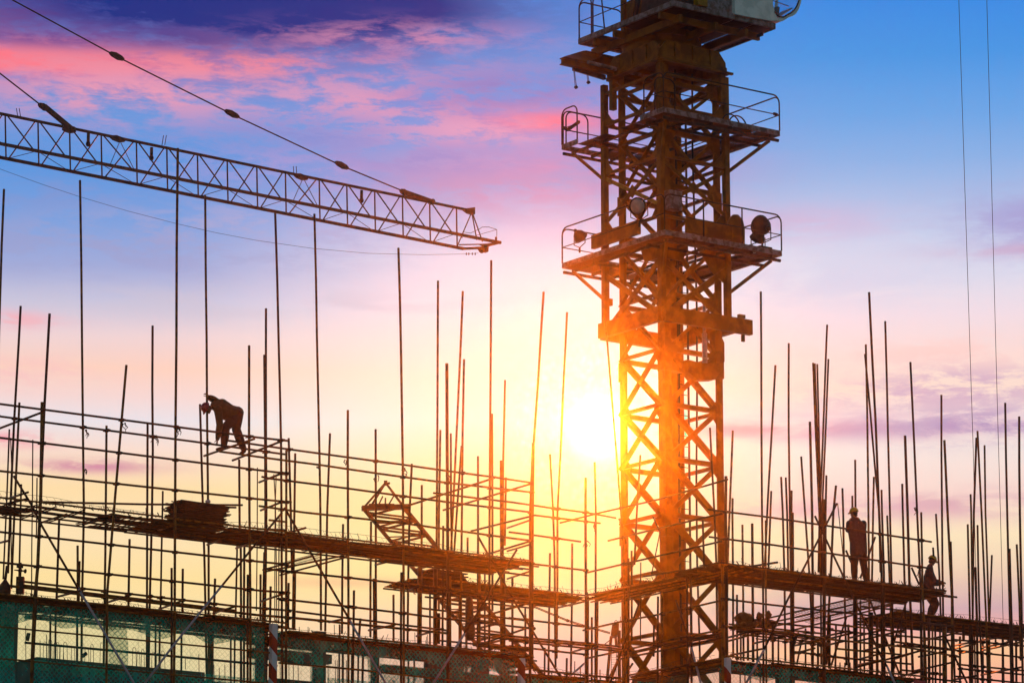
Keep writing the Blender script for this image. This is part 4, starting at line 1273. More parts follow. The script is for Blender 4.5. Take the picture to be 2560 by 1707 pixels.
# --- climbing cage
CS = 2.36; CT = 2.66; C0 = -.22
CL = [(C0, C0), (C0 + CS, C0), (C0 + CS, C0 + CT), (C0, C0 + CT)]
zc0, zc1 = tz(800), tz(168)
for a, b_ in CL:
    MB().beam(T(a, b_, zc0), T(a, b_, zc1), .165, .165, DA).build('cage_leg', 'yellow', tw)
clev = [tz(v) for v in (770, 545, 395, 270, 190)]
for fi, (p, q) in enumerate(FACES):
    A = lambda z: T(C0 + p[0] * CS, C0 + p[1] * CT, z); B = lambda z: T(C0 + q[0] * CS, C0 + q[1] * CT, z)
    d = (B(0) - A(0)).normalized(); nn = Vector((-d.y, d.x, 0))
    for z in clev[1:]: MB().beam(A(z), B(z), .08, .09, ZU).build('cage_strut', 'yellow', tw)
    for z0, z1, mt in ((clev[1] + .3, clev[2] - .1, 'gold' if fi == 0 else 'yellow'),):
        if fi > 1: continue
        for s in (0, 1):
            P, Q = (A, B) if s == 0 else (B, A)
            MB().beam(P(z0), Q(z1), .11, .05, ZU).build('cage_brace', mt if s == 0 else 'yellow', tw)
        c = (A(z0) + B(z1)) / 2
        MB().prism([c - d * .2, c - ZU * .2, c + d * .2, c + ZU * .2], nn * .03).build('gusset_plate', 'yellow', tw)
    # corner knees
    for s, P in ((1, A), (-1, B)):
        for z in clev[1:4]:
            c = P(z); MB().prism([c, c + d * s * .45, c + ZU * .55], nn * .03).build('gusset_plate', 'yellow', tw)
    # lower half: fan of struts between the platform and the bottom ring
    z0, z1 = tz(795), tz(650)
    if fi < 2: MB().beam(A(z0), B(z1), .15, .07, ZU).build('cage_brace', 'yellow', tw)
    if fi < 2: MB().beam(B(z0), A(z1), .15, .07, ZU).build('cage_brace', 'yellow', tw)
    if fi > 1: continue
    MB().beam(A(z0 + .35), (A(z1) + B(z1)) / 2, .09, .06, ZU).build('cage_brace', 'yellow', tw)
    # wide skirt plates just below the lower platform
    c0, c1 = tz(650), tz(592)
    MB().prism([A(c0) + d * .0, A(c0) + d * .75, A(c1) + d * 1.05, A(c1)], nn * .04).build('skirt_plate', 'yellow', tw)
    if fi in (1, 2): MB().prism([B(c0 - .5), B(c0 - .2) - d * .5, B(c1) - d * 1.25, B(c1)], nn * .04).build('skirt_plate', 'yellow', tw)
# the bottom ring beam, sticking out past the right corner
zr = tz(792)
MB().beam(T(C0 - .05, C0 - .12, zr), T(C0 + CS + .75, C0 - .12, zr), .16, .43, DB).build('ring_beam', 'yellow', tw)
MB().beam(T(C0 - .12, C0 - .05, zr), T(C0 - .12, C0 + CT + .10, zr), .16, .43, DA).build('ring_beam', 'yellow', tw)
MB().beam(T(C0 + CS + .12, C0 - .05, zr), T(C0 + CS + .12, C0 + CT + .10, zr), .16, .45, DA).build('ring_beam', 'yellow', tw)
MB().beam(T(C0 - .05, C0 + CT + .12, zr), T(C0 + CS + .12, C0 + CT + .12, zr), .16, .45, DB).build('ring_beam', 'yellow', tw)
MB().beam(T(C0 + CS + .45, C0 - .12, zr - .24), T(C0 + CS + .45, C0 - .12, zr - .44), .1, .06, DA).build('lug', 'yellow', tw)
MB().beam(T(C0 + CS + .4, C0 - .12, zr + .24), T(C0 + CS + .4, C0 - .12, zr + .34), .22, .1, DA).build('lug', 'yellow', tw)
# clips on the outer left leg
for v in (408, 716): MB().beam(T(C0, C0 + CT, tz(v)) + DA * .08, T(C0, C0 + CT, tz(v)) + DA * .22, .12, .2, DB).build('lug', 'yellow', tw)

# climbing jack and its yoke low on the right face
z0 = tz(905)
MB().prism([T(.72, -.16, z0 - .2), T(1.05, -.16, z0 - .42), T(1.7, -.16, z0 - .32), T(2.0, -.16, z0 + .05), T(2.0, -.16, z0 + .2), T(1.2, -.16, z0 + .1), T(.72, -.16, z0 + .14)], DB * .3).build('jack_yoke', 'yellow', tw)
MB().lathe(T(1.42, -.05, z0), ZU, [(0, .075), (1.0, .075), (1.02, .05), (1.9, .05)], 12).build('hydraulic_jack', 'galv', tw)
MB().prism([T(1.96, .0, z0 - .1), T(2.18, .0, z0 + .3), T(2.18, .0, z0 + .85), T(1.96, .0, z0 + 1.2)], DB * .4).build('jack_yoke', 'yellow', tw)
MB().beam(T(.2, .2, z0 + .3), T(.75, .2, z0 + .25), .25, .9, DB).build('jack_yoke', 'yellow', tw)


# --- service platforms round the cage
def hoop(P, Q, h=1.05, r=.022, midrail=True, curve=.22):
    """bent-tube guard rail standing on points P and Q"""
    d = (Q - P); L = d.length; d.normalize(); m_ = MB()
    pts = [P, P + ZU * (h - curve)]
    for k in range(1, 5):
        a = k / 4 * math.pi / 2; pts.append(P + ZU * (h - curve + curve * math.sin(a)) + d * (curve * (1 - math.cos(a))))
    for k in range(5):
        a = k / 4 * math.pi / 2; pts.append(Q + ZU * (h - curve + curve * math.cos(a)) - d * (curve * (1 - math.sin(a))))
    pts.append(Q)
    m_.tube(pts, r, 7)
    if midrail: m_.tube([P + ZU * h * .45, Q + ZU * h * .45], r * .7, 6)
    return m_


def platform(v, gaps, braces, drop):
    z = tz(v, -.7, -1.0)
    a0, a1, b0, b1 = -.72, 3.52, -1.0, 3.85
    th = .15
    rn = random.Random(int(v))
    parts = []
    # toe boards
    E = {'front_right': ((a0, b0), (a1, b0)), 'front_left': ((a0, b0), (a0, b1)), 'back_right': ((a1, b0), (a1, b1)), 'back_left': ((a0, b1), (a1, b1))}
    for k, (p, q) in E.items():
        for f0, f1 in gaps.get(k, ((0, 1),)):
            P, Q = T(*p, z), T(*q, z)
            A, B = P.lerp(Q, f0), P.lerp(Q, f1)
            MB().beam(A - ZU * th / 2, B - ZU * th / 2, .03, th, (B - A).cross(ZU)).build('toe_board', 'grey', tw)
    # floor: steel sheets on joists, some missing so the sky shows
    for (x0, y0, x1, y1) in ((a0, b0, a1, -.3), (a1 - 1.15, -.3, a1, b1), (a0, 2.4, a1 - 1.15, b1), (a0, -.3, -.12, 2.4)):
        y = y0
        nx = max(1, round((x1 - x0) / .9)); ny = max(1, round((y1 - y0) / .7))
        for i in range(nx):
            for j in range(ny):
                if drop and rn.random() < drop: continue
                g_ = .02
                X0, X1 = x0 + (x1 - x0) * i / nx + g_, x0 + (x1 - x0) * (i + 1) / nx - g_
                Y0, Y1 = y0 + (y1 - y0) * j / ny + g_, y0 + (y1 - y0) * (j + 1) / ny - g_
                MB().prism([T(X0, Y0, z - th), T(X1, Y0, z - th), T(X1, Y1, z - th), T(X0, Y1, z - th)], ZU * .012).build('floor_plate', 'mesh', tw)
    for k in range(6):
        x = a0 + (a1 - a0) * (k + .5) / 6
        MB().beam(T(x, b0 + .02, z - th - .05), T(x, b1 - .02, z - th - .05), .05, .08, DA).build('joist', 'dark', tw)
    for y in (b0 + .06, -.2, 2.35, b1 - .06):
        MB().beam(T(a0, y, z - th - .13), T(a1, y, z - th - .13), .06, .08, DB).build('joist', 'dark', tw)
    # knee braces back to the cage legs
    for (x, y, cx, cy) in braces:
        MB().beam(T(x, y, z - .28), T(cx, cy, z - 1.32), .075, .075, DA).build('knee_brace', 'yellow', tw)
    return z, a0, a1, b0, b1


KB = [(3.3, -.8, C0 + CS, C0), (3.3, 3.5, C0 + CS, C0 + CT), (-.5, 3.6, C0, C0 + CT), (3.3, 1.4, C0 + CS, C0 + CT), (1.2, 3.6, C0 + CS, C0 + CT), (-.5, -.8, C0, C0)]
zp, a0, a1, b0, b1 = platform(574, {}, KB, .04)
for P, Q in (((a1, b0), (a1, b1)), ((a0, b1), (a1, b1)), ((a0, b0), (a0, b1)), ((a0, b0), (a1, b0))):
    hoop(T(*P, zp), T(*Q, zp)).build('guard_rail', 'dark', tw)
for f in (.33, .66):
    MB().tube([T(a0 + (a1 - a0) * f, b0, zp), T(a0 + (a1 - a0) * f, b0, zp + 1.04)], .022, 7).build('rail_post', 'dark', tw)
zq, *_ = platform(268, {'front_left': ((0, .22), (.84, 1)), 'back_left': ((0, .45), (.7, 1))}, KB, .16)
for P, Q in (((a1, b0), (a1, b1)), ((a0, b0), (a1, b0)), ((a0, b1 - .75), (a0, b1)), ((a0 + .15, b1), (a0 + .95, b1)), ((a0 + .03, b1 - .02), (a1, b1 - .02)), ((a0, b0), (a0, b0 + .9)), ((a0 + .08, b0 + .5), (a0 + .8, b0 + .5))):
    hoop(T(*P, zq), T(*Q, zq)).build('guard_rail', 'dark', tw)
for P, Q in (((a1, b0 + .1), (a1 - .2, b0)), ((a0, b1 - .1), (a0 + .2, b1)), ((a0, b1 - .85), (a0 + .2, b1))):
    MB().beam(T(*P, zq + .5), T(*Q, zq + .48), .06, .08).build('rail_clamp', 'dark', tw)
b = MB()
for k in range(2):
    c = T(2.0 + .25 * k, b0 + .35, zq + .02)
    b.tube([c + DA * (.32 * math.cos(i / 12 * 3.14)) + ZU * (.3 * math.sin(i / 12 * 3.14)) for i in range(13)], .022, 6)
b.build('coiled_hose', 'rope', tw)
# things standing on the lower platform
c = T(2.2, -.55, zp)
MB().lathe(c, ZU, [(0, .26), (.55, .27), (.8, .22), (.95, .10)], 16).build('oil_tank', 'yellow', tw)
MB().beam(T(.35, -.62, zp + .36), T(2.0, -.62, zp + .36), .12, .42, DB).build('cage_beam', 'yellow', tw)
MB().beam(T(-.62, .3, zp + .36), T(-.62, 2.5, zp + .36), .12, .40, DA).build('cage_beam', 'yellow', tw)
MB().beam(T(.05, -.4, zp + .8), T(.05, -.4, zp + 1.35), .45, .3, DA).build('switch_box', 'grey', tw)
MB().beam(T(2.85, -.7, zp + .03), T(3.3, -.7, zp + .03), .3, .14, DB).build('tool_box', 'dark', tw)


def floodlight(u, v, pl, aim, r, lab):
    """round searchlight: bowl, rim, glass and a forked bracket"""
    o = pl.at(u, v); aim = Vector(aim).normalized()
    h = MB().lathe(o - aim * r * .95, aim, [(0, r * .28), (r * .12, r * .42), (r * .5, r * .78), (r * 1.0, r * .98), (r * 1.25, r * 1.02), (r * 1.3, r * 1.08), (r * 1.38, r * 1.08), (r * 1.39, r * .92)], 20).build('floodlight', 'dark', tw)
    h['label'] = lab
    MB().lathe(o + aim * r * .44, aim, [(0, r * .9), (.02, r * .6), (.03, .01)], 20).build('lens', 'glassy', h)
    sd = aim.cross(ZU).normalized()
    if sd.length < .5: sd = DA
    m_ = MB()
    for s in (-1, 1):
        m_.tube([o + sd * s * r * 1.1, o + sd * s * r * 1.1 - ZU * r * 1.2, o - ZU * r * 1.75], .016, 6)
    m_.tube([o - ZU * r * 1.75, o - ZU * r * 2.5], .03, 6)
    m_.build('bracket', 'dark', h)
    m_ = MB(); m_.lathe(o - aim * r * .95, -aim, [(0, r * .28), (r * .25, r * .26), (r * .4, r * .12)], 12); m_.build('lamp_socket', 'dark', h)


cdir = (CAM - TO0); cdir.z = 0; cdir.normalize()
floodlight(1598, 516, TL(a0), cdir * .9 - Vector((.45, 0, .25)), .245, 'large round floodlight facing the camera')
floodlight(1449, 590, TL(a0 + .3), Vector((.55, .55, -.55)), .20, 'floodlight on the left end of the platform, turned away and down')
floodlight(1905, 566, TR(b0 + .3), Vector((-.35, .5, .25)), .29, 'big floodlight at the right end of the platform')
floodlight(1895, 592, TR(b0 + .5), Vector((-.2, .4, -.4)), .21, 'lower floodlight under the big one')

# --- head of the cage: long monorail beams and box frame below the slewing ring
def ibeam(P, Q, h, fl, side, name='monorail_beam', mt='yellow'):
    m_ = MB(); m_.beam(P, Q, .05, h, side); m_.beam(P + ZU * h / 2, Q + ZU * h / 2, fl, .03, side); m_.beam(P - ZU * h / 2, Q - ZU * h / 2, fl, .03, side)
    return m_.build(name, mt, tw)


P1_, Q1_ = TR(1.9).at(1404, 153), TR(1.9).at(1660, 199); Q1_.z = P1_.z
P2_, Q2_ = TR(2.75).at(1460, 142), TR(2.75).at(1680, 180); Q2_.z = P2_.z
ibeam(P1_, Q1_, .17, .2, DB); ibeam(P2_, Q2_, .30, .2, DB)
MB().prism([P1_ - DB * .1 + ZU * .08, P1_ + DA * .9 - DB * .1 + ZU * .08, P2_ + DA * .7 + ZU * .16, P2_ + ZU * .16], ZU * .025).build('cover_plate', 'yellow', tw)
MB().prism([P1_ - ZU * .10, P1_ - ZU * .10 + DA * 2.6, P2_ - ZU * .14 + DA * 1.8, P2_ - ZU * .14], ZU * .025).build('cover_plate', 'yellow', tw)
A, B = TR(2.0).at(1433, 171), TR(2.0).at(1512, 195)
MB().beam(A, B, .10, .13, DB).build('trolley_arm', 'dark', tw)
MB().tube([TR(1.7).at(1470, 156), TR(1.7).at(1560, 178), TR(1.7).at(1640, 197)], .06, 8).build('guide_pipe', 'grey', tw)
for (u, v), (u2, v2) in (((1434, 176), (1438, 216)), ((1466, 170), (1469, 204))):
    m_ = MB(); A, B = TR(1.95).at(u, v), TR(1.95).at(u2, v2)
    for s in (0, .045): m_.tube([A + DA * s * .6, B + DA * s], .010, 5)
    m_.beam(B, B + DA * .06 - ZU * .05, .09, .06)
    m_.build('hanging_chain', 'rope', tw)
# box frame: four girders with clipped shoulders
HA0, HA1, HB0, HB1 = -.30, 2.12, -.30, 2.15
zz, zh = tz(162), tz(108)
for (p, q) in (((HA0, HB0), (HA1, HB0)), ((HA1, HB0), (HA1, HB1)), ((HA1, HB1), (HA0, HB1)), ((HA0, HB1), (HA0, HB0))):
    A = T(*p, 0); d = T(*q, 0) - A; L = d.length; d.normalize(); nn = Vector((-d.y, d.x, 0))
    P = [A + d * x + ZU * z for x, z in ((0, zz), (L, zz), (L, zz + .34), (L - .26, zh), (.26, zh), (0, zz + .34))]
    MB().prism(P, nn * .1).build('head_girder', 'yellow', tw)
    for x in (.55, 1.2, 1.85):
        MB().beam(A + d * x + ZU * (zz + .1) - nn * .03, A + d * x + ZU * (zh - .03) - nn * .03, .05, .06, d).build('stiffener', 'yellow', tw)
    MB().beam(A + ZU * (zz + .02) + d * .02, A + d * (L - .02) + ZU * (zz + .02), .24, .045, nn).build('head_flange', 'yellow', tw)
    MB().beam(A + ZU * (zz + .14) - nn * .02, A + d * L + ZU * (zz + .14) - nn * .02, .05, .10, nn).build('head_flange', 'yellow', tw)
MB().beam(T(HA1 - .05, HB0 - .03, zz + .04), T(HA1 + .22, HB0 - .03, zz + .04), .1, .06, DB).build('lug', 'yellow', tw)
MB().prism([T(HA0 + .12, HB0 + .12, zh - .1), T(HA1 - .12, HB0 + .12, zh - .1), T(HA1 - .12, HB1 - .12, zh - .1), T(HA0 + .12, HB1 - .12, zh - .1)], ZU * .04).build('head_plate', 'yellow', tw)
for a, b_ in ((HA0 + .1, HB0 + .1), (HA1 - .1, HB0 + .1), (HA1 - .1, HB1 - .1), (HA0 + .1, HB1 - .1)):
    MB().beam(T(a, b_, zz - .05), T(.9, .95, zz - 1.3), .09, .09, DA).build('head_strut', 'yellow', tw)
    MB().beam(T(a, b_, zz - .9), T(a, b_, zz), .16, .16, DA).build('head_post', 'yellow', tw)
# slewing ring and turret drum
tx, ty_ = .92, 1.17
zc = zh - .12
MB().lathe(T(tx, ty_, zc), ZU, [(0, 1.00), (.08, 1.10), (.16, 1.14), (.30, 1.15), (.34, 1.10), (.36, 1.10), (.40, 1.16), (.50, 1.16), (.52, 1.11)], 44).build('slewing_ring', 'yellow', tw)
MB().lathe(T(tx, ty_, zc + .50), ZU, [(0, 1.09), (.5, 1.09), (1.2, 1.09)], 44).build('turret', 'yellow', tw)
for k in range(14):
    an = k * .449; MB().beam(T(tx, ty_, zc + .56) + Vector((math.cos(an), math.sin(an), 0)) * 1.10, T(tx, ty_, zc + .95) + Vector((math.cos(an), math.sin(an), 0)) * 1.10, .05, .08).build('stiffener', 'yellow', tw)
# --- slewing deck with the cab
A0_, A1_, B0_, B1_ = -.72, 2.98, -1.5, 2.98
zd = tz(9, A0_, B0_)
for P, Q in (((A0_, B0_), (A0_, B1_)), ((A0_, B0_), (A1_, B0_)), ((A1_, B0_), (A1_, B1_)), ((A0_, B1_), (A1_, B1_))):
    MB().beam(T(*P, zd), T(*Q, zd), .08, .16).build('deck_girder', 'grey', tw)
rn = random.Random(3)
for k in range(5):
    x0, x1 = A0_ + (A1_ - A0_) * k / 5 + .02, A0_ + (A1_ - A0_) * (k + 1) / 5 - .02
    for y0, y1 in ((B0_ + .05, -.35), (-.33, .9), (.93, 1.9), (1.93, 2.9)):
        if (k, y0) in ((4, .93), (0, .93), (4, 1.93), (3, 1.93), (1, -.33)): continue
        MB().prism([T(x0, y0, zd - .07), T(x1, y0, zd - .07), T(x1, y1, zd - .07), T(x0, y1, zd - .07)], ZU * .015).build('deck_plate', 'dark', tw)
for y in (-.9, 1.25, 2.2): MB().beam(T(A0_ - .05, y, zd - .20), T(A1_ - .1, y, zd - .20), .10, .20, DB).build('deck_beam', 'yellow', tw)
for x in (-.3, 1.0, 2.1): MB().beam(T(x, B0_ + .2, zd - .30), T(x, B1_ - .1, zd - .30), .12, .22, DA).build('deck_beam', 'yellow', tw)
MB().beam(T(A1_ - .2, B0_ + .3, zd - .2), T(A1_ - .2, 1.9, zd - .2), .06, .08, DA).build('deck_beam', 'dark', tw)
for P, Q in (((A0_, B1_ - .6), (A0_, B1_)), ((A0_, B1_), (A0_ + 1.6, B1_)), ((A0_ + .02, 0.3), (A0_ + .02, B1_ - .65))):
    hoop(T(*P, zd + .08), T(*Q, zd + .08), 1.15).build('guard_rail', 'dark', tw)
MB().tube([T(A0_, 1.75, zd + .08), T(A0_ - .05, 1.9, zd + 1.6)], .022, 7).build('rail_post', 'dark', tw)
MB().beam(T(A0_ + .55, 1.55, zd), T(A0_ + .55, 1.55, zd + 2.4), .13, .13, DA).build('frame_post', 'yellow', tw)
MB().beam(T(A0_ + .45, 1.15, zd), T(A0_ + .75, .7, zd + 2.4), .16, .2, DA).build('frame_post', 'yellow', tw)
MB().beam(T(A0_ + .3, .75, zd), T(A0_ + .7, .55, zd + 2.4), .08, .12, DA).build('frame_post', 'dark', tw)
MB().beam(T(A0_ + .3, .35, zd), T(A0_ + .6, .25, zd + 2.4), .08, .14, DA).build('frame_post', 'dark', tw)
MB().prism([T(A0_ + .05, B0_ + .05, zd + .09), T(.3, B0_ + .05, zd + .09), T(.3, B0_ + .05, zd + .5), T(A0_ + .15, B0_ + .05, zd + .9)], DB * 1.5).build('winch_housing', 'dark', tw)
MB().beam(T(.05, B0_ + .10, zd + .24), T(.40, B0_ + .10, zd + .24), .5, .34, DB).build('orange_motor', 'gold', tw)
MB().prism([T(.45, B0_ + .02, zd + .06), T(1.45, B0_ + .02, zd + .06), T(1.45, B0_ + .02, zd + 1.2), T(.45, B0_ + .02, zd + 1.2)], DB * .9).build('machine_cover', 'grey', tw)
# cab: rounded nose to the right
ca = 1.0; CX = .42; yb = B0_ - .12; wd_ = 1.15
NOSE = [(3.02, .30), (3.16, .36), (3.28, .46), (3.38, .60), (3.46, .80), (3.52, 1.05), (3.56, 1.4)]
cabo = MB()
zb = zd + .03
side = [(ca, 0.02), (1.35, .02), (2.3, .06), (2.62, .12), (2.48, .34), (2.42, .55), (2.40, 1.4), (2.40, 2.0), (ca, 2.0)]
for off in (0, wd_ - .04):
    cabo.prism([T(x + CX, yb + off, zb + z) for x, z in side], DB * .04)
rim = [(2.62, .10), (2.8, .15)] + NOSE
inn = [(2.62, .22), (2.8, .26), (2.95, .36), (3.08, .44), (3.2, .55), (3.3, .68), (3.38, .86), (3.44, 1.08), (3.48, 1.4)]
for off in (0, wd_ - .04):
    for i in range(len(rim) - 1):
        cabo.prism([T(rim[i][0] + CX, yb + off, zb + rim[i][1]), T(rim[i + 1][0] + CX, yb + off, zb + rim[i + 1][1]), T(inn[i + 1][0] + CX, yb + off, zb + inn[i + 1][1]), T(inn[i][0] + CX, yb + off, zb + inn[i][1])], DB * .04)
fl = [(ca, .02), (1.35, .02), (2.3, .06), (2.62, .10), (2.8, .15), (3.02, .30)]
for (x0, z_0), (x1, z_1) in zip(fl, fl[1:]):
    cabo.prism([T(x0 + CX, yb + .04, zb + z_0 + .002), T(x1 + CX, yb + .04, zb + z_1 + .002), T(x1 + CX, yb + wd_ - .04, zb + z_1 + .002), T(x0 + CX, yb + wd_ - .04, zb + z_0 + .002)], ZU * .03)
cabo.prism([T(ca + CX, yb + .04, zb + .06), T(ca + CX, yb + wd_ - .04, zb + .06), T(ca + CX, yb + wd_ - .04, zb + 2), T(ca + CX, yb + .04, zb + 2)], DA * .03)
cb = cabo.build('cab', 'cabwhite', tw)
gp = [(2.46, .36), (2.62, .235)] + inn[1:] + [(2.44, 1.4)]
for off in (.012, wd_ - .03):
    MB().prism([T(x + CX, yb + off, zb + z) for x, z in gp], DB * .006).build('side_window', 'glass', cb)
m_ = MB()
for (x0, z_0), (x1, z_1) in zip(gp, gp[1:]): m_.tube([T(x0 + CX, yb - .01, zb + z_0), T(x1 + CX, yb - .01, zb + z_1)], .022, 6)
m_.build('window_seal', 'boot', cb)
m_ = MB()
for (x0, z_0), (x1, z_1) in zip(NOSE, NOSE[1:]):
    m_.prism([T(x0 + CX, yb + .05, zb + z_0), T(x1 + CX, yb + .05, zb + z_1), T(x1 + CX, yb + wd_ - .05, zb + z_1), T(x0 + CX, yb + wd_ - .05, zb + z_0)], DA * -.006)
m_.build('front_window', 'glass', cb)
MB().lathe(T(2.72 + CX, yb + .5, zb + .3), ZU, [(0, .16), (.1, .22), (.2, .2), (.28, .1)], 14).build('seat', 'boot', cb)
MB().beam(T(2.95 + CX, yb + .5, zb + .4), T(2.98 + CX, yb + .5, zb + .72), .1, .12, DA).build('joystick', 'boot', cb)
MB().tube([T(2.45 + CX, yb + .5, zb + .93), T(3.42 + CX, yb + .5, zb + .83)], .015, 5).build('grab_bar', 'boot', cb)
MB().beam(T(2.75 + CX, yb + .5, zb + .28), T(3.35 + CX, yb + .5, zb + .70), .5, .04, DB).build('foot_rest', 'galv', cb)

# ------------------------------------------------------------------ hammerhead jib at the upper left
ty = 134.
tip = depth_point(1178, 527, ty)
JT = Plane(tip, DA)
pA = JT.level(-45, tip.z)
jb = thing('crane_jib', pA, 'long lattice jib of a second crane reaching in from the upper left', 'crane jib')
# keep the drawn slope: both ends as seen
P0, P1 = JT.at(-420, 197.7), JT.at(1178, 527)
JF, JB = JT.shift(-DB * .55), JT.shift(DB * .55)
F0, F1 = JF.at(-420, 276.4), JF.at(1252, 607)
B0, B1 = JB.at(-420, 311.2), JB.at(1159, 622)
MB().tube([P0, P1], .052, 10).build('top_chord', 'jib', jb)
MB().beam(F0, F1, .085, .10).build('lower_chord', 'jib', jb)
MB().beam(B0, B1, .085, .10).build('lower_chord', 'jib', jb)
B1 = B0.lerp(B1, (1252 + 420) / (1159 + 420))


def par(P, Q, pl, u):
    """point of the line PQ in column u"""
    lo, hi = -.2, 1.3
    for _ in range(50):
        m_ = (lo + hi) / 2; d = P.lerp(Q, m_) - CAM
        if 1280 + d.x / d.dot(FWD) * F < u: lo = m_
        else: hi = m_
    return P.lerp(Q, lo)


us = [-415, -328, -242, -157, -72, 11, 93, 172, 251, 339, 415, 491.6, 566, 640, 711.5, 796, 865, 934.6, 1004, 1072, 1139]
for i, u in enumerate(us):
    t_ = par(P0, P1, JT, u + 2)
    f, b_ = par(F0, F1, JF, u + 3), par(B0, B1, JB, u + 4)
    if u > -410:
        MB().tube([t_, f], .028, 6).build('upright', 'jib', jb); MB().tube([t_, b_], .028, 6).build('upright', 'jib', jb)
        MB().tube([f, b_], .016, 6).build('cross_strut', 'jib', jb)
    if i + 1 < len(us):
        w = us[i + 1]
        t2 = par(P0, P1, JT, w - 4); f2, b2 = par(F0, F1, JF, w - 8), par(B0, B1, JB, w)
        MB().tube([par(P0, P1, JT, u + 6), f2], .026, 6).build('diagonal', 'jib', jb)
        MB().tube([t2, par(B0, B1, JB, u + 10)], .026, 6).build('diagonal', 'jib', jb)
        MB().tube([par(F0, F1, JF, w), par(B0, B1, JB, u + 6)] if i % 2 else [par(F0, F1, JF, u), par(B0, B1, JB, w)], .012, 5).build('lacing_bar', 'jib', jb)


def pend(pts, name='pendant_bar', r=.026):
    return MB().tube([JT.at(*p) for p in pts], r, 8).build(name, 'jib', jb)


def lozenge(u, v, u2, v2, h, name='link_plate', n=3):
    A, B = JT.at(u, v), JT.at(u2, v2); d = (B - A).normalized(); w = d.cross(DB).normalized() * h
    MB().prism([A + w * .35 - DB * .06, A.lerp(B, .35) + w - DB * .06, A.lerp(B, .8) + w * .85 - DB * .06, B + w * .3 - DB * .06, B - w * .35 - DB * .06, A.lerp(B, .65) - w - DB * .06, A.lerp(B, .2) - w * .85 - DB * .06, A - w * .35 - DB * .06], DB * .12).build(name, 'jib', jb)


pend([(-420, -250), (-60, -50), (30, 0), (285, 138)]); pend([(300, 146), (572, 282)]); pend([(588, 290), (846, 411)]); pend([(862, 418), (1010, 479)])
for a in ((275, 132, 309, 150), (563, 276, 597, 294), (839, 405, 870, 422)): lozenge(*a, .095)
pend([(-420, -160), (-60, 135), (0, 184), (103, 264)])
lozenge(97, 260, 122, 276, .10)
for (p, q) in (((110, 266), (181, 325)), ((1011, 481), (1079, 505))):
    A, B = JT.at(*p), JT.at(*q); d = (B - A).normalized()
    for s in (-.055, .03): MB().beam(A - DB * -s, B - DB * -s, .02, .165, DB).build('pendant_fork', 'jib', jb)
    MB().lathe(B - DB * .1, DB, [(0, .10), (.2, .10)], 12).build('pivot_pin', 'jib', jb)
lozenge(1001, 475, 1020, 487, .10); lozenge(157, 322, 188, 330, .09)
for a in ((277, 342, 311, 353), (737, 437, 768, 448)): lozenge(*a, .10, 'chord_joint')
for u, v in ((300, 357), (758, 449)):
    for du in (-24, 34): MB().tube([JT.at(u, v - 4), JF.at(u + du, 415 + (u - 300) * .195 + du * .2)], .013, 5).build('lacing_bar', 'jib', jb)
for u, v in ((221, 334), (379, 369), (904, 476)):
    P = JT.at(u, v); h = MB().tube([P, P - ZU * .30], .055, 8).build('lamp_stem', 'jib', jb)
    MB().lathe(P - ZU * .28, -ZU, [(0, .05), (.05, .075), (.11, .085), (.17, .06), (.19, .01)], 12).build('lamp_bulb', 'dark', h)
for u, v, k in ((45, 295, -4), (405, 363, 4), (735, 440, -1.5)):
    for s in (0, 7): MB().tube([JT.at(u + s, v), JT.at(u + s + k, v - 24)], .014, 5).build('rope_guide', 'jib', jb)
# the tip
A = JT.at(1160, 530)
MB().prism([JT.at(1157, 523) - DB * .1, JT.at(1184, 519.5) - DB * .1, JT.at(1184, 537) - DB * .1, JT.at(1170, 533) - DB * .1], DB * .2).build('tip_block', 'jib', jb)
for (u, v), (u2, v2) in (((1178, 534), (1153, 616)), ((1180, 534), (1204, 596)), ((1182, 535), (1218, 600)), ((1148, 612), (1251, 606))):
    MB().tube([JT.at(u, v), JT.at(u2, v2) + DB * .3], .024, 6).build('tip_strut', 'jib', jb)
pts = [(1155, 596), (1157, 580), (1176, 583), (1200, 572), (1205, 568), (1222, 567.5), (1242, 574), (1242, 582)]
MB().tube([JF.at(*p) for p in pts], .012, 5).build('tip_rail', 'jib', jb)
MB().tube([JF.at(1242, 574), JF.at(1242, 600)], .012, 5).build('tip_rail', 'jib', jb); MB().tube([JF.at(1242, 574), JF.at(1190, 589)], .010, 5).build('tip_rail', 'jib', jb)
MB().beam(JF.at(1240, 593), JF.at(1240, 603), .08, .08).build('limit_switch', 'jib', jb)
MB().prism([JF.at(u, v) for u, v in ((1200, 612), (1252, 603), (1251, 609), (1215, 618))], DB * .06).build('tip_plate', 'jib', jb)
c = JT.at(1206, 624); MB().lathe(c - DB * .1, DB, [(0, .11), (.04, .13), (.05, .10), (.15, .10), (.16, .13), (.2, .11)], 16).build('rope_pulley', 'jib', jb)
MB().prism([JT.at(u, v) - DB * .1 for u, v in ((1194, 618), (1218, 616), (1217, 631), (1204, 629))], DB * .2).build('pulley_bracket', 'jib', jb)
MB().beam(JT.at(1157, 622), JT.at(1196, 620), .1, .08).build('rope_anchor', 'jib', jb)
for u in (1166, 1172, 1181, 1188): MB().beam(JT.at(u, 632), JT.at(u, 637.5), .03, .04).build('rope_clip', 'jib', jb)
MB().tube([JT.at(*p) for p in ((-420, 215), (-200, 336), (-60, 400), (11, 427), (105, 461), (199, 492), (320, 528), (444, 560), (540, 582), (640, 601), (780, 621), (920, 633.5), (1061, 637), (1165, 635), (1196, 633))], .007, 5).build('hoist_rope', 'rope', jb)

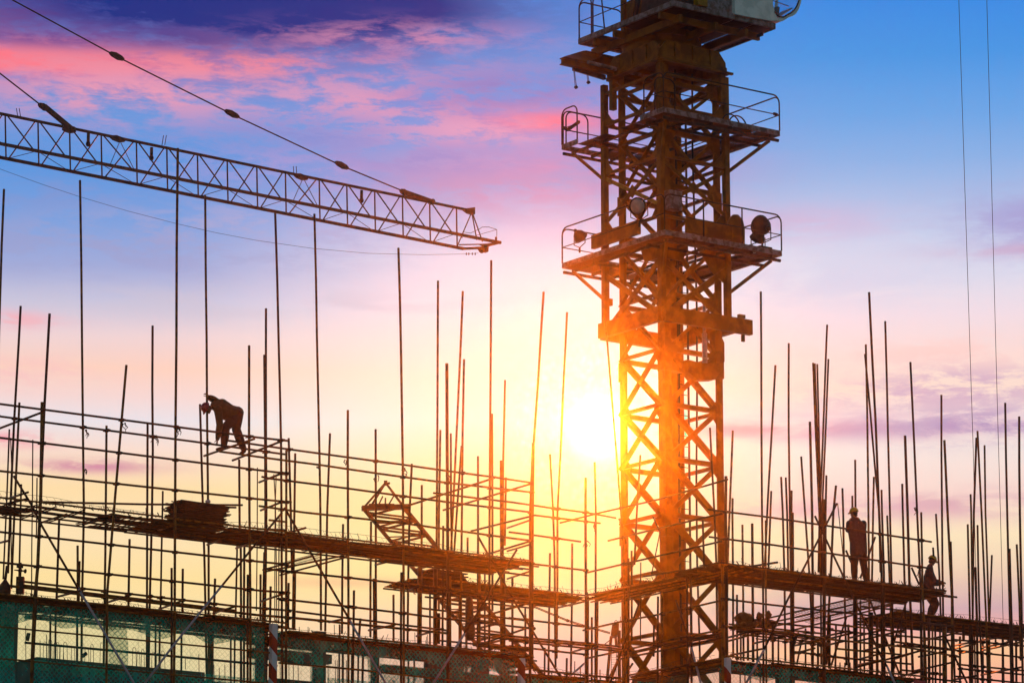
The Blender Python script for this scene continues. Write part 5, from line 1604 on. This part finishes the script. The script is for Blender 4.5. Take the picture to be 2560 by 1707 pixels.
# ------------------------------------------------------------------ slender crane far behind, left of the sun
LY = Plane(depth_point(1100, 1450, 134), Vector((1, .15, 0)))
LB = LY.shift(Vector((0, 1.1, 0)))
lc = thing('luffing_crane', LY.at(1530, 1700), 'small distant crane with a slanting lattice boom left of the sun', 'crane')
L0, L1 = LY.at(908, 1270), LY.at(1176, 1588); R0_, R1_ = LY.at(1008, 1266), LY.at(1372, 1707)
L1 = LY.at(1300, 1740); R1_ = LY.at(1400, 1740)
bk = Vector((.1, 1.1, .05))
for P, Q, r in ((L0, L1, .07), (R0_, R1_, .085), (L0 + bk, L1 + bk, .055), (R0_ + bk, R1_ + bk, .06)):
    MB().tube([P, Q], r, 8).build('boom_chord', 'far', lc)
n = 26
for i in range(n):
    f, g_ = i / n, (i + 1) / n
    a, b_, c, d = L0.lerp(L1, f), R0_.lerp(R1_, f), L0.lerp(L1, g_), R0_.lerp(R1_, g_)
    MB().tube([a, d] if i % 2 else [b_, c], .044, 5).build('boom_lacing', 'far', lc)
    MB().tube([a + bk, d + bk] if not i % 2 else [b_ + bk, c + bk], .038, 5).build('boom_lacing', 'far', lc)
    MB().tube([a, c + bk], .032, 5).build('boom_lacing', 'far', lc); MB().tube([b_, d + bk], .032, 5).build('boom_lacing', 'far', lc)
    if i % 2 == 0: MB().beam(a, b_, .05, .09 if i in (2, 6) else .04).build('boom_strut', 'far', lc)
ap = LY.at(964, 1206)
for P in (L0, R0_, L0 + bk, R0_ + bk): MB().tube([ap, P], .042, 6).build('peak_leg', 'far', lc)
MB().tube([ap + ZU * -.55, L0.lerp(R0_, .55)], .03, 6).build('peak_leg', 'far', lc); MB().tube([LY.at(957, 1240), L0.lerp(R0_, .35)], .03, 6).build('peak_leg', 'far', lc)
MB().tube([LY.at(985, 1238), R0_.lerp(L0, .4)], .03, 6).build('peak_leg', 'far', lc)
MB().beam(ap - ZU * .1, ap + ZU * .07, .12, .12).build('peak_pulley', 'far', lc); MB().beam(ap - ZU * .03, ap + Vector((.16, 0, -.02)), .06, .07).build('peak_pulley', 'far', lc)
MB().beam(L0 - Vector((.05, 0, 0)), R0_ + Vector((.2, 0, 0)), .3, .16).build('boom_head', 'far', lc)
MB().beam(LY.at(922, 1262), LY.at(985, 1262), .25, .07).build('boom_head', 'far', lc)
m_ = [(1240, 1470), (1334, 1513.6), (1419, 1549), (1457, 1561), (1525, 1580)]
for o in (0, 3): MB().tube([LY.at(u, v + o) for u, v in m_], .018, 5).build('pendant_rod', 'far', lc)
for u, v in ((1334, 1515), (1394, 1540), (1419, 1550), (1457, 1563)): MB().beam(LY.at(u - 3, v - 1), LY.at(u + 3, v + 2), .1, .09).build('pendant_joint', 'far', lc)
MB().prism([LY.at(u, v) for u, v in ((1531, 1557), (1548, 1556), (1547, 1584), (1535, 1590), (1527, 1586), (1529, 1570))], Vector((0, .5, 0))).build('head_box', 'far', lc)
MB().tube([LY.at(1540 + 3.2 * math.cos(k * .7), 1553 + 3.2 * math.sin(k * .7)) for k in range(10)], .012, 5).build('lifting_eye', 'far', lc)
MB().tube([LY.at(1550.5, 1568), LY.at(1551, 1540)], .012, 5).build('aerial', 'far', lc)
for (u, v), (u2, v2), r in (((1528, 1590), (1514, 1740), .055), ((1548, 1575), (1549, 1740), .065), ((1539, 1590), (1541, 1615), .05), ((1550, 1640), (1520, 1700), .045), ((1531, 1594), (1506, 1614), .016)):
    MB().tube([LY.at(u, v), LY.at(u2, v2)], r, 7).build('frame_leg', 'far', lc)
m_ = MB()
m_.tube([LY.at(1529, 1620), LY.at(1526, 1740)], .012, 5); m_.tube([LY.at(1541, 1620), LY.at(1540, 1740)], .012, 5)
for v in range(1624, 1738, 6): m_.tube([LY.at(1528.8 - (v - 1620) * .025, v), LY.at(1541, v)], .007, 4)
m_.build('ladder', 'far', lc)

# ------------------------------------------------------------------ people
def figure(name, parts, mat, parent, vox=.011, org=None):
    """one continuous surface grown round a set of tapered limbs: union by remeshing, then smoothed"""
    b = MB()
    for kind, *a in parts:
        if kind == 'limb':
            pts, rad = a
            b.tube(pts, rad, 14)
            for p, r in ((pts[0], rad[0]), (pts[-1], rad[-1])): b.blob(p, (r, r, r), 0, 0)
            for p, r in list(zip(pts, rad))[1:-1]: b.blob(p, (r * .99,) * 3, 0, 0)
        elif kind == 'ball':
            p, r, *ax = a
            b.blob(p, r, 0, 0, *(ax or []))
    o = b.build(name + '_rough', mat, None, org)
    md = o.modifiers.new('r', 'REMESH'); md.mode = 'VOXEL'; md.voxel_size = vox; md.use_smooth_shade = True
    sm = o.modifiers.new('s', 'SMOOTH'); sm.factor = .5; sm.iterations = 3
    dg = bpy.context.evaluated_depsgraph_get(); dg.update()
    me = bpy.data.meshes.new_from_object(o.evaluated_get(dg))
    bpy.data.objects.remove(o)
    me.name = name
    me.polygons.foreach_set('use_smooth', [True] * len(me.polygons))
    r = bpy.data.objects.new(name, me); COL.objects.link(r)
    if parent is None: r.location = org
    else: r.parent = parent
    ORG[r.name] = Vector(org)
    return r


def hand(P, d, palm, curl, size=1.):
    """palm at the wrist P, pointing along d; fingers bend towards 'palm' by curl at each joint"""
    d = Vector(d).normalized(); n = Vector(palm); n = (n - d * n.dot(d)).normalized(); s = d.cross(n)
    out = []
    W = .078 * size; L = .095 * size
    for k in range(4):
        x = s * (W * (k / 3 - .5))
        out.append(('limb', [P + x * .45 + d * .005, P + x * .9 + d * L], [.0165 * size, .0135 * size]))
    for k, fl in enumerate((.070, .082, .077, .060)):
        x = s * (W * (k / 3 - .5)); p = P + x * .95 + d * L; a = 0; pts = [p]
        for j, q in enumerate((.45, .32, .23)):
            a += curl * (1 + .12 * k); p = p + (d * math.cos(a) + n * math.sin(a) + s * (k - 1.5) * .03) * fl * q * size * 1.05; pts.append(p)
        out.append(('limb', pts, [.0105 * size, .0100 * size, .0092 * size, .0080 * size]))
    p = P - s * W * .45 + d * .02; q = p + (d * .6 - s * .75 + n * .35).normalized() * .045 * size
    out.append(('limb', [p, q, q + (d * .8 - s * .2 + n * .6 * (curl + .2)).normalized() * .04 * size, q + (d * .8 + s * .1 + n * (curl + .2)).normalized() * .062 * size], [.015 * size, .0125 * size, .011 * size, .009 * size]))
    return out


def headparts(c, face, up, k=1.):
    """skull, jaw, nose, brow, lips, ears round the head centre c, looking along face"""
    f = Vector(face).normalized(); u = Vector(up); u = (u - f * u.dot(f)).normalized(); s = f.cross(u)
    ax = ((f, s, u),)
    L = [('ball', c + u * .02, (.098 * k, .078 * k, .105 * k), *ax), ('ball', c + f * .03 - u * .06, (.062 * k, .058 * k, .065 * k), *ax), ('ball', c + f * .078 - u * .105, (.020, .024, .018), *ax),
         ('limb', [c + f * .088 + u * .012, c + f * .108 - u * .034], [.010, .014]), ('ball', c + f * .092 - u * .068, (.012, .026, .008), *ax), ('ball', c + f * .089 - u * .082, (.011, .022, .008), *ax),
         ('limb', [c + f * .083 + u * .03 - s * .038, c + f * .092 + u * .03, c + f * .083 + u * .03 + s * .038], [.010, .010, .010])]
    for q in (-1, 1):
        L += [('ball', c + s * q * .078 - u * .012 - f * .005, (.022, .010, .032), *ax), ('ball', c + f * .082 + s * q * .032 + u * .008, (.010, .013, .009), *ax), ('ball', c + f * .06 + s * q * .045 - u * .035, (.024, .02, .022), *ax)]
    return L


def helmet(c, face, up, mat, parent, k=1.):
    f = Vector(face).normalized(); u = Vector(up); u = (u - f * u.dot(f)).normalized(); s = f.cross(u)
    b = MB(); n, m_ = 28, 9
    base = c + u * .045
    vs = []
    for j in range(m_ + 1):
        th = j / m_ * math.pi / 2
        for i in range(n):
            a = 6.28318 * i / n
            ridge = 1 + .035 * math.exp(-(math.sin(a) / .22) ** 2) * math.sin(th * 1.7)
            vs.append(base + (f * math.cos(a) * .135 * k + s * math.sin(a) * .112 * k) * math.cos(th) + u * (.125 * k * math.sin(th) * ridge))
    fs = [(j * n + i, j * n + (i + 1) % n, (j + 1) * n + (i + 1) % n, (j + 1) * n + i) for j in range(m_) for i in range(n)]
    # brim: wide at the front, a narrow gutter all round
    o = len(vs)
    for i in range(n):
        a = 6.28318 * i / n; w = .012 + .055 * max(0, math.cos(a)) ** 2
        vs.append(base + f * math.cos(a) * (.135 * k + w) + s * math.sin(a) * (.112 * k + .012) - u * (.012 + .022 * max(0, math.cos(a))))
    for i in range(n):
        a = 6.28318 * i / n
        vs.append(base + (f * math.cos(a) * .131 * k + s * math.sin(a) * .108 * k) - u * .010)
    fs += [(i, o + i, o + (i + 1) % n, (i + 1) % n) for i in range(n)] + [(o + i, o + n + i, o + n + (i + 1) % n, o + (i + 1) % n) for i in range(n)]
    b.add(vs, fs, True)
    return b.build('hard_hat', mat, parent)


def worker(label, pl, J, face, up, mats, hands, hat, feet, bk=1.12):
    """J: joints as 3-D points"""
    org = (J['ankle_l'] + J['ankle_r']) / 2; org.z = min(J['ankle_l'].z, J['ankle_r'].z) - .08
    sh = (J['shoulder_l'] + J['shoulder_r']) / 2; hp = (J['hip_l'] + J['hip_r']) / 2
    H = J['head']
    mid_ = J.get('waist', sh.lerp(hp, .55)); ch = J.get('chest', sh.lerp(hp, .25))
    sd = (J['shoulder_r'] - J['shoulder_l']).normalized(); hd = (J['hip_r'] - J['hip_l']).normalized()
    body = headparts(H, face, up)
    body += [('limb', [J['neck'], H - Vector(up).normalized() * .05], [.062, .056])]
    body += [('limb', [sh, mid_, hp], [.10, .10, .11])]
    for s in 'lr':
        body += [('limb', [J['shoulder_' + s], J['elbow_' + s], J['wrist_' + s]], [.052, .042, .028]),
                 ('limb', [J['hip_' + s], J['knee_' + s], J['ankle_' + s]], [.085, .056, .040]),
                 ('limb', [J['ankle_' + s] - ZU * .03, J['ankle_' + s] + Vector(feet[s]) * .14 - ZU * .055], [.04, .032])]
        body += hand(J['wrist_' + s], *hands[s])
    bo = figure('person', body, mats['skin'], None, .0085, org)
    tag(bo, label, 'person')
    jk = []
    for q in (-.5, -.17, .17, .5):
        P = [J['neck'] + sd * q * .14 - (J['neck'] - sh) * .1, ch + sd * q * .34, mid_ + hd * q * .29, hp + hd * q * .28]
        jk.append(('limb', P, [.07 * bk, .122 * bk, .118 * bk, .124 * bk]))
    jk.append(('limb', [J['shoulder_l'], sh, J['shoulder_r']], [.075, .085, .075]))
    for s in 'lr':
        e = J['elbow_' + s]; w = J['wrist_' + s]
        jk.append(('limb', [J['shoulder_' + s], J['shoulder_' + s].lerp(e, .5), e, e.lerp(w, .55), e.lerp(w, .93)], [.085 * bk, .074 * bk, .070 * bk, .063 * bk, .057]))
    for P, r in J.get('extra', ()): jk.append(('limb', P, r))
    jk.append(('limb', [J['neck'] - sd * .04, J['neck'] + sd * .04], [.075, .075]))
    figure('jacket', jk, mats['jacket'], bo, .012, org)
    tr = [('limb', [J['hip_l'] + ZU * .05, hp + ZU * .06, J['hip_r'] + ZU * .05], [.118, .122, .118])]
    for s in 'lr':
        tr.append(('limb', [J['hip_' + s], J['hip_' + s].lerp(J['knee_' + s], .5), J['knee_' + s], J['knee_' + s].lerp(J['ankle_' + s], .5), J['ankle_' + s] - ZU * -.02], [.122 * bk, .108 * bk, .090 * bk, .088 * bk, .080]))
    figure('trousers', tr, mats['trousers'], bo, .012, org)
    for s in 'lr':
        a = J['ankle_' + s]; d = Vector(feet[s])
        figure('boot', [('limb', [a + ZU * .06, a - ZU * .02], [.058, .056]), ('limb', [a - d * .04 - ZU * .045, a + d * .10 - ZU * .048, a + d * .19 - ZU * .055], [.043, .046, .036])], M['boot'], bo, .012, org)
    f = Vector(face).normalized(); u = Vector(up); u = (u - f * u.dot(f)).normalized()
    figure('hair', [('ball', H + u * .02 - f * .022, (.088, .084, .10), (f, f.cross(u), u)), ('ball', H - u * .05 - f * .06, (.04, .062, .05), (f, f.cross(u), u))], M['hair'], bo, .012, org)
    helmet(H + u * .012, f, u, hat, bo)
    return bo


def zoomer(x0, y0, k, pl):
    return lambda x, y, dep=0.: deep(pl, x0 + x / k, y0 + y / k, dep)


# the one bending over a pole on the left scaffold (depth is measured away from the camera)
q = zoomer(480, 960, 7.84, 'A1')
J = dict(head=q(300, 478, -.05), neck=q(420, 425, 0), shoulder_l=q(505, 370, .17), shoulder_r=q(510, 500, -.2), elbow_l=q(420, 300, .18), wrist_l=q(318, 250, .05), elbow_r=q(545, 800, -.24),
         wrist_r=q(498, 1085, -.2), chest=q(590, 450, 0), waist=q(745, 540, 0), extra=[([q(500, 520, -.05), q(600, 600, -.02), q(720, 640, 0)], [.10, .125, .12]), ([q(500, 520, .1), q(620, 590, .1), q(760, 620, .1)], [.10, .12, .12])], hip_l=q(895, 560, .12), hip_r=q(880, 610, -.12), knee_l=q(868, 890, .14), knee_r=q(660, 850, -.14),
         ankle_l=q(1015, 1290, .15), ankle_r=q(625, 1215, -.12))
away = Vector((.58, .81, 0))
worker('person in a red hard hat bending over the left scaffold, gripping an upright tube', 'A1', J, q(290, 545) - q(345, 420), q(215, 420) - q(390, 500),
       dict(skin=M['skin'], jacket=M['olive'], trousers=M['trouser']),
       {'l': (q(290, 190) - q(330, 260), away * -1 + Vector((-.3, 0, 0)), .75), 'r': (q(490, 1180) - q(500, 1090), Vector((-1, .2, -.2)), .5)}, M['redhat'],
       {'l': Vector((-.45, -.2, -.25)), 'r': Vector((-.95, .1, -.12))}, 1.32)

# the one standing with his back to us, hands raised to his face
q = zoomer(2080, 1240, 4.9, 'C0')
D = .9
J = dict(head=q(270, 212, D), neck=q(282, 283, D), shoulder_l=q(212, 335, D), shoulder_r=q(385, 335, D), elbow_l=q(196, 412, D + .12), wrist_l=q(212, 318, D + .27), elbow_r=q(392, 430, D + .12),
         wrist_r=q(300, 330, D + .30), hip_l=q(283, 690, D), hip_r=q(368, 690, D), knee_l=q(272, 850, D + .02), knee_r=q(390, 850, D + .03), ankle_l=q(276, 1005, D), ankle_r=q(418, 1015, D),
         chest=q(305, 400, D), waist=q(322, 560, D))
bk_ = PL['C0'].n if PL['C0'].n.y > 0 else -PL['C0'].n
worker('person in yellow hard hat standing with back turned, hands raised to the face', 'C0', J, bk_ + Vector((-.5, 0, -.12)), ZU,
       dict(skin=M['skin'], jacket=M['navy'], trousers=M['trouser']),
       {'l': (q(222, 285) - q(212, 318) + bk_ * .02, Vector((1, .2, 0)), .55), 'r': (q(250, 285) - q(300, 330), Vector((-1, .3, 0)), .55)}, M['yellowhat'],
       {'l': bk_ + Vector((-.3, 0, 0)), 'r': bk_ + Vector((.3, 0, 0))})

# the one on the stepped-back deck, seen from the side
q = zoomer(2080, 1240, 4.9, 'S0')
D = .8
J = dict(head=q(1226, 790, D), neck=q(1200, 862, D), shoulder_l=q(1192, 915, D + .2), shoulder_r=q(1185, 925, D - .2), elbow_l=q(1260, 1045, D + .24), wrist_l=q(1335, 1055, D + .15), elbow_r=q(1235, 1062, D - .22),
         wrist_r=q(1330, 1072, D - .1), hip_l=q(1195, 1195, D + .1), hip_r=q(1200, 1195, D - .1), knee_l=q(1248, 1322, D + .1), knee_r=q(1268, 1316, D - .1), ankle_l=q(1196, 1450, D + .09), ankle_r=q(1218, 1458, D - .09),
         chest=q(1190, 985, D), waist=q(1185, 1100, D))
rt = PL['S0'].d if PL['S0'].d.x > 0 else -PL['S0'].d
worker('person in yellow hard hat seen from the side, reaching forward with both hands', 'S0', J, rt + Vector((0, -.25, -.38)), ZU + rt * .25,
       dict(skin=M['skin'], jacket=M['navy'], trousers=M['trouser']),
       {'l': (q(1395, 1058) - q(1335, 1055), -ZU + bk_ * -.3, .30), 'r': (q(1390, 1085) - q(1330, 1072), -ZU + bk_ * .3, .35)}, M['yellowhat'],
       {'l': rt, 'r': rt + Vector((0, -.15, 0))}, 1.34)

# ------------------------------------------------------------------ thin haze, added to spread an orange glow round the sun
b = MB()
x0, x1, y0, y1, z0, z1 = -150, 150, -30, HAZE_END, -1, 62
b.add([(x0, y0, z0), (x1, y0, z0), (x1, y1, z0), (x0, y1, z0), (x0, y0, z1), (x1, y0, z1), (x1, y1, z1), (x0, y1, z1)],
      [(3, 2, 1, 0), (4, 5, 6, 7), (0, 1, 5, 4), (1, 2, 6, 5), (2, 3, 7, 6), (3, 0, 4, 7)])
hm = bpy.data.materials.new('glow_haze'); hm.use_nodes = True
hm.node_tree.nodes.clear()
_o = hm.node_tree.nodes.new('ShaderNodeOutputMaterial'); _v = hm.node_tree.nodes.new('ShaderNodeVolumePrincipled')
_v.inputs['Color'].default_value = (1, .98, .95, 1)
_v.inputs['Density'].default_value = HAZE
_v.inputs['Anisotropy'].default_value = HAZE_G
hm.node_tree.links.new(_v.outputs[0], _o.inputs['Volume'])
tag(b.build('haze', hm), None, kind='stuff')
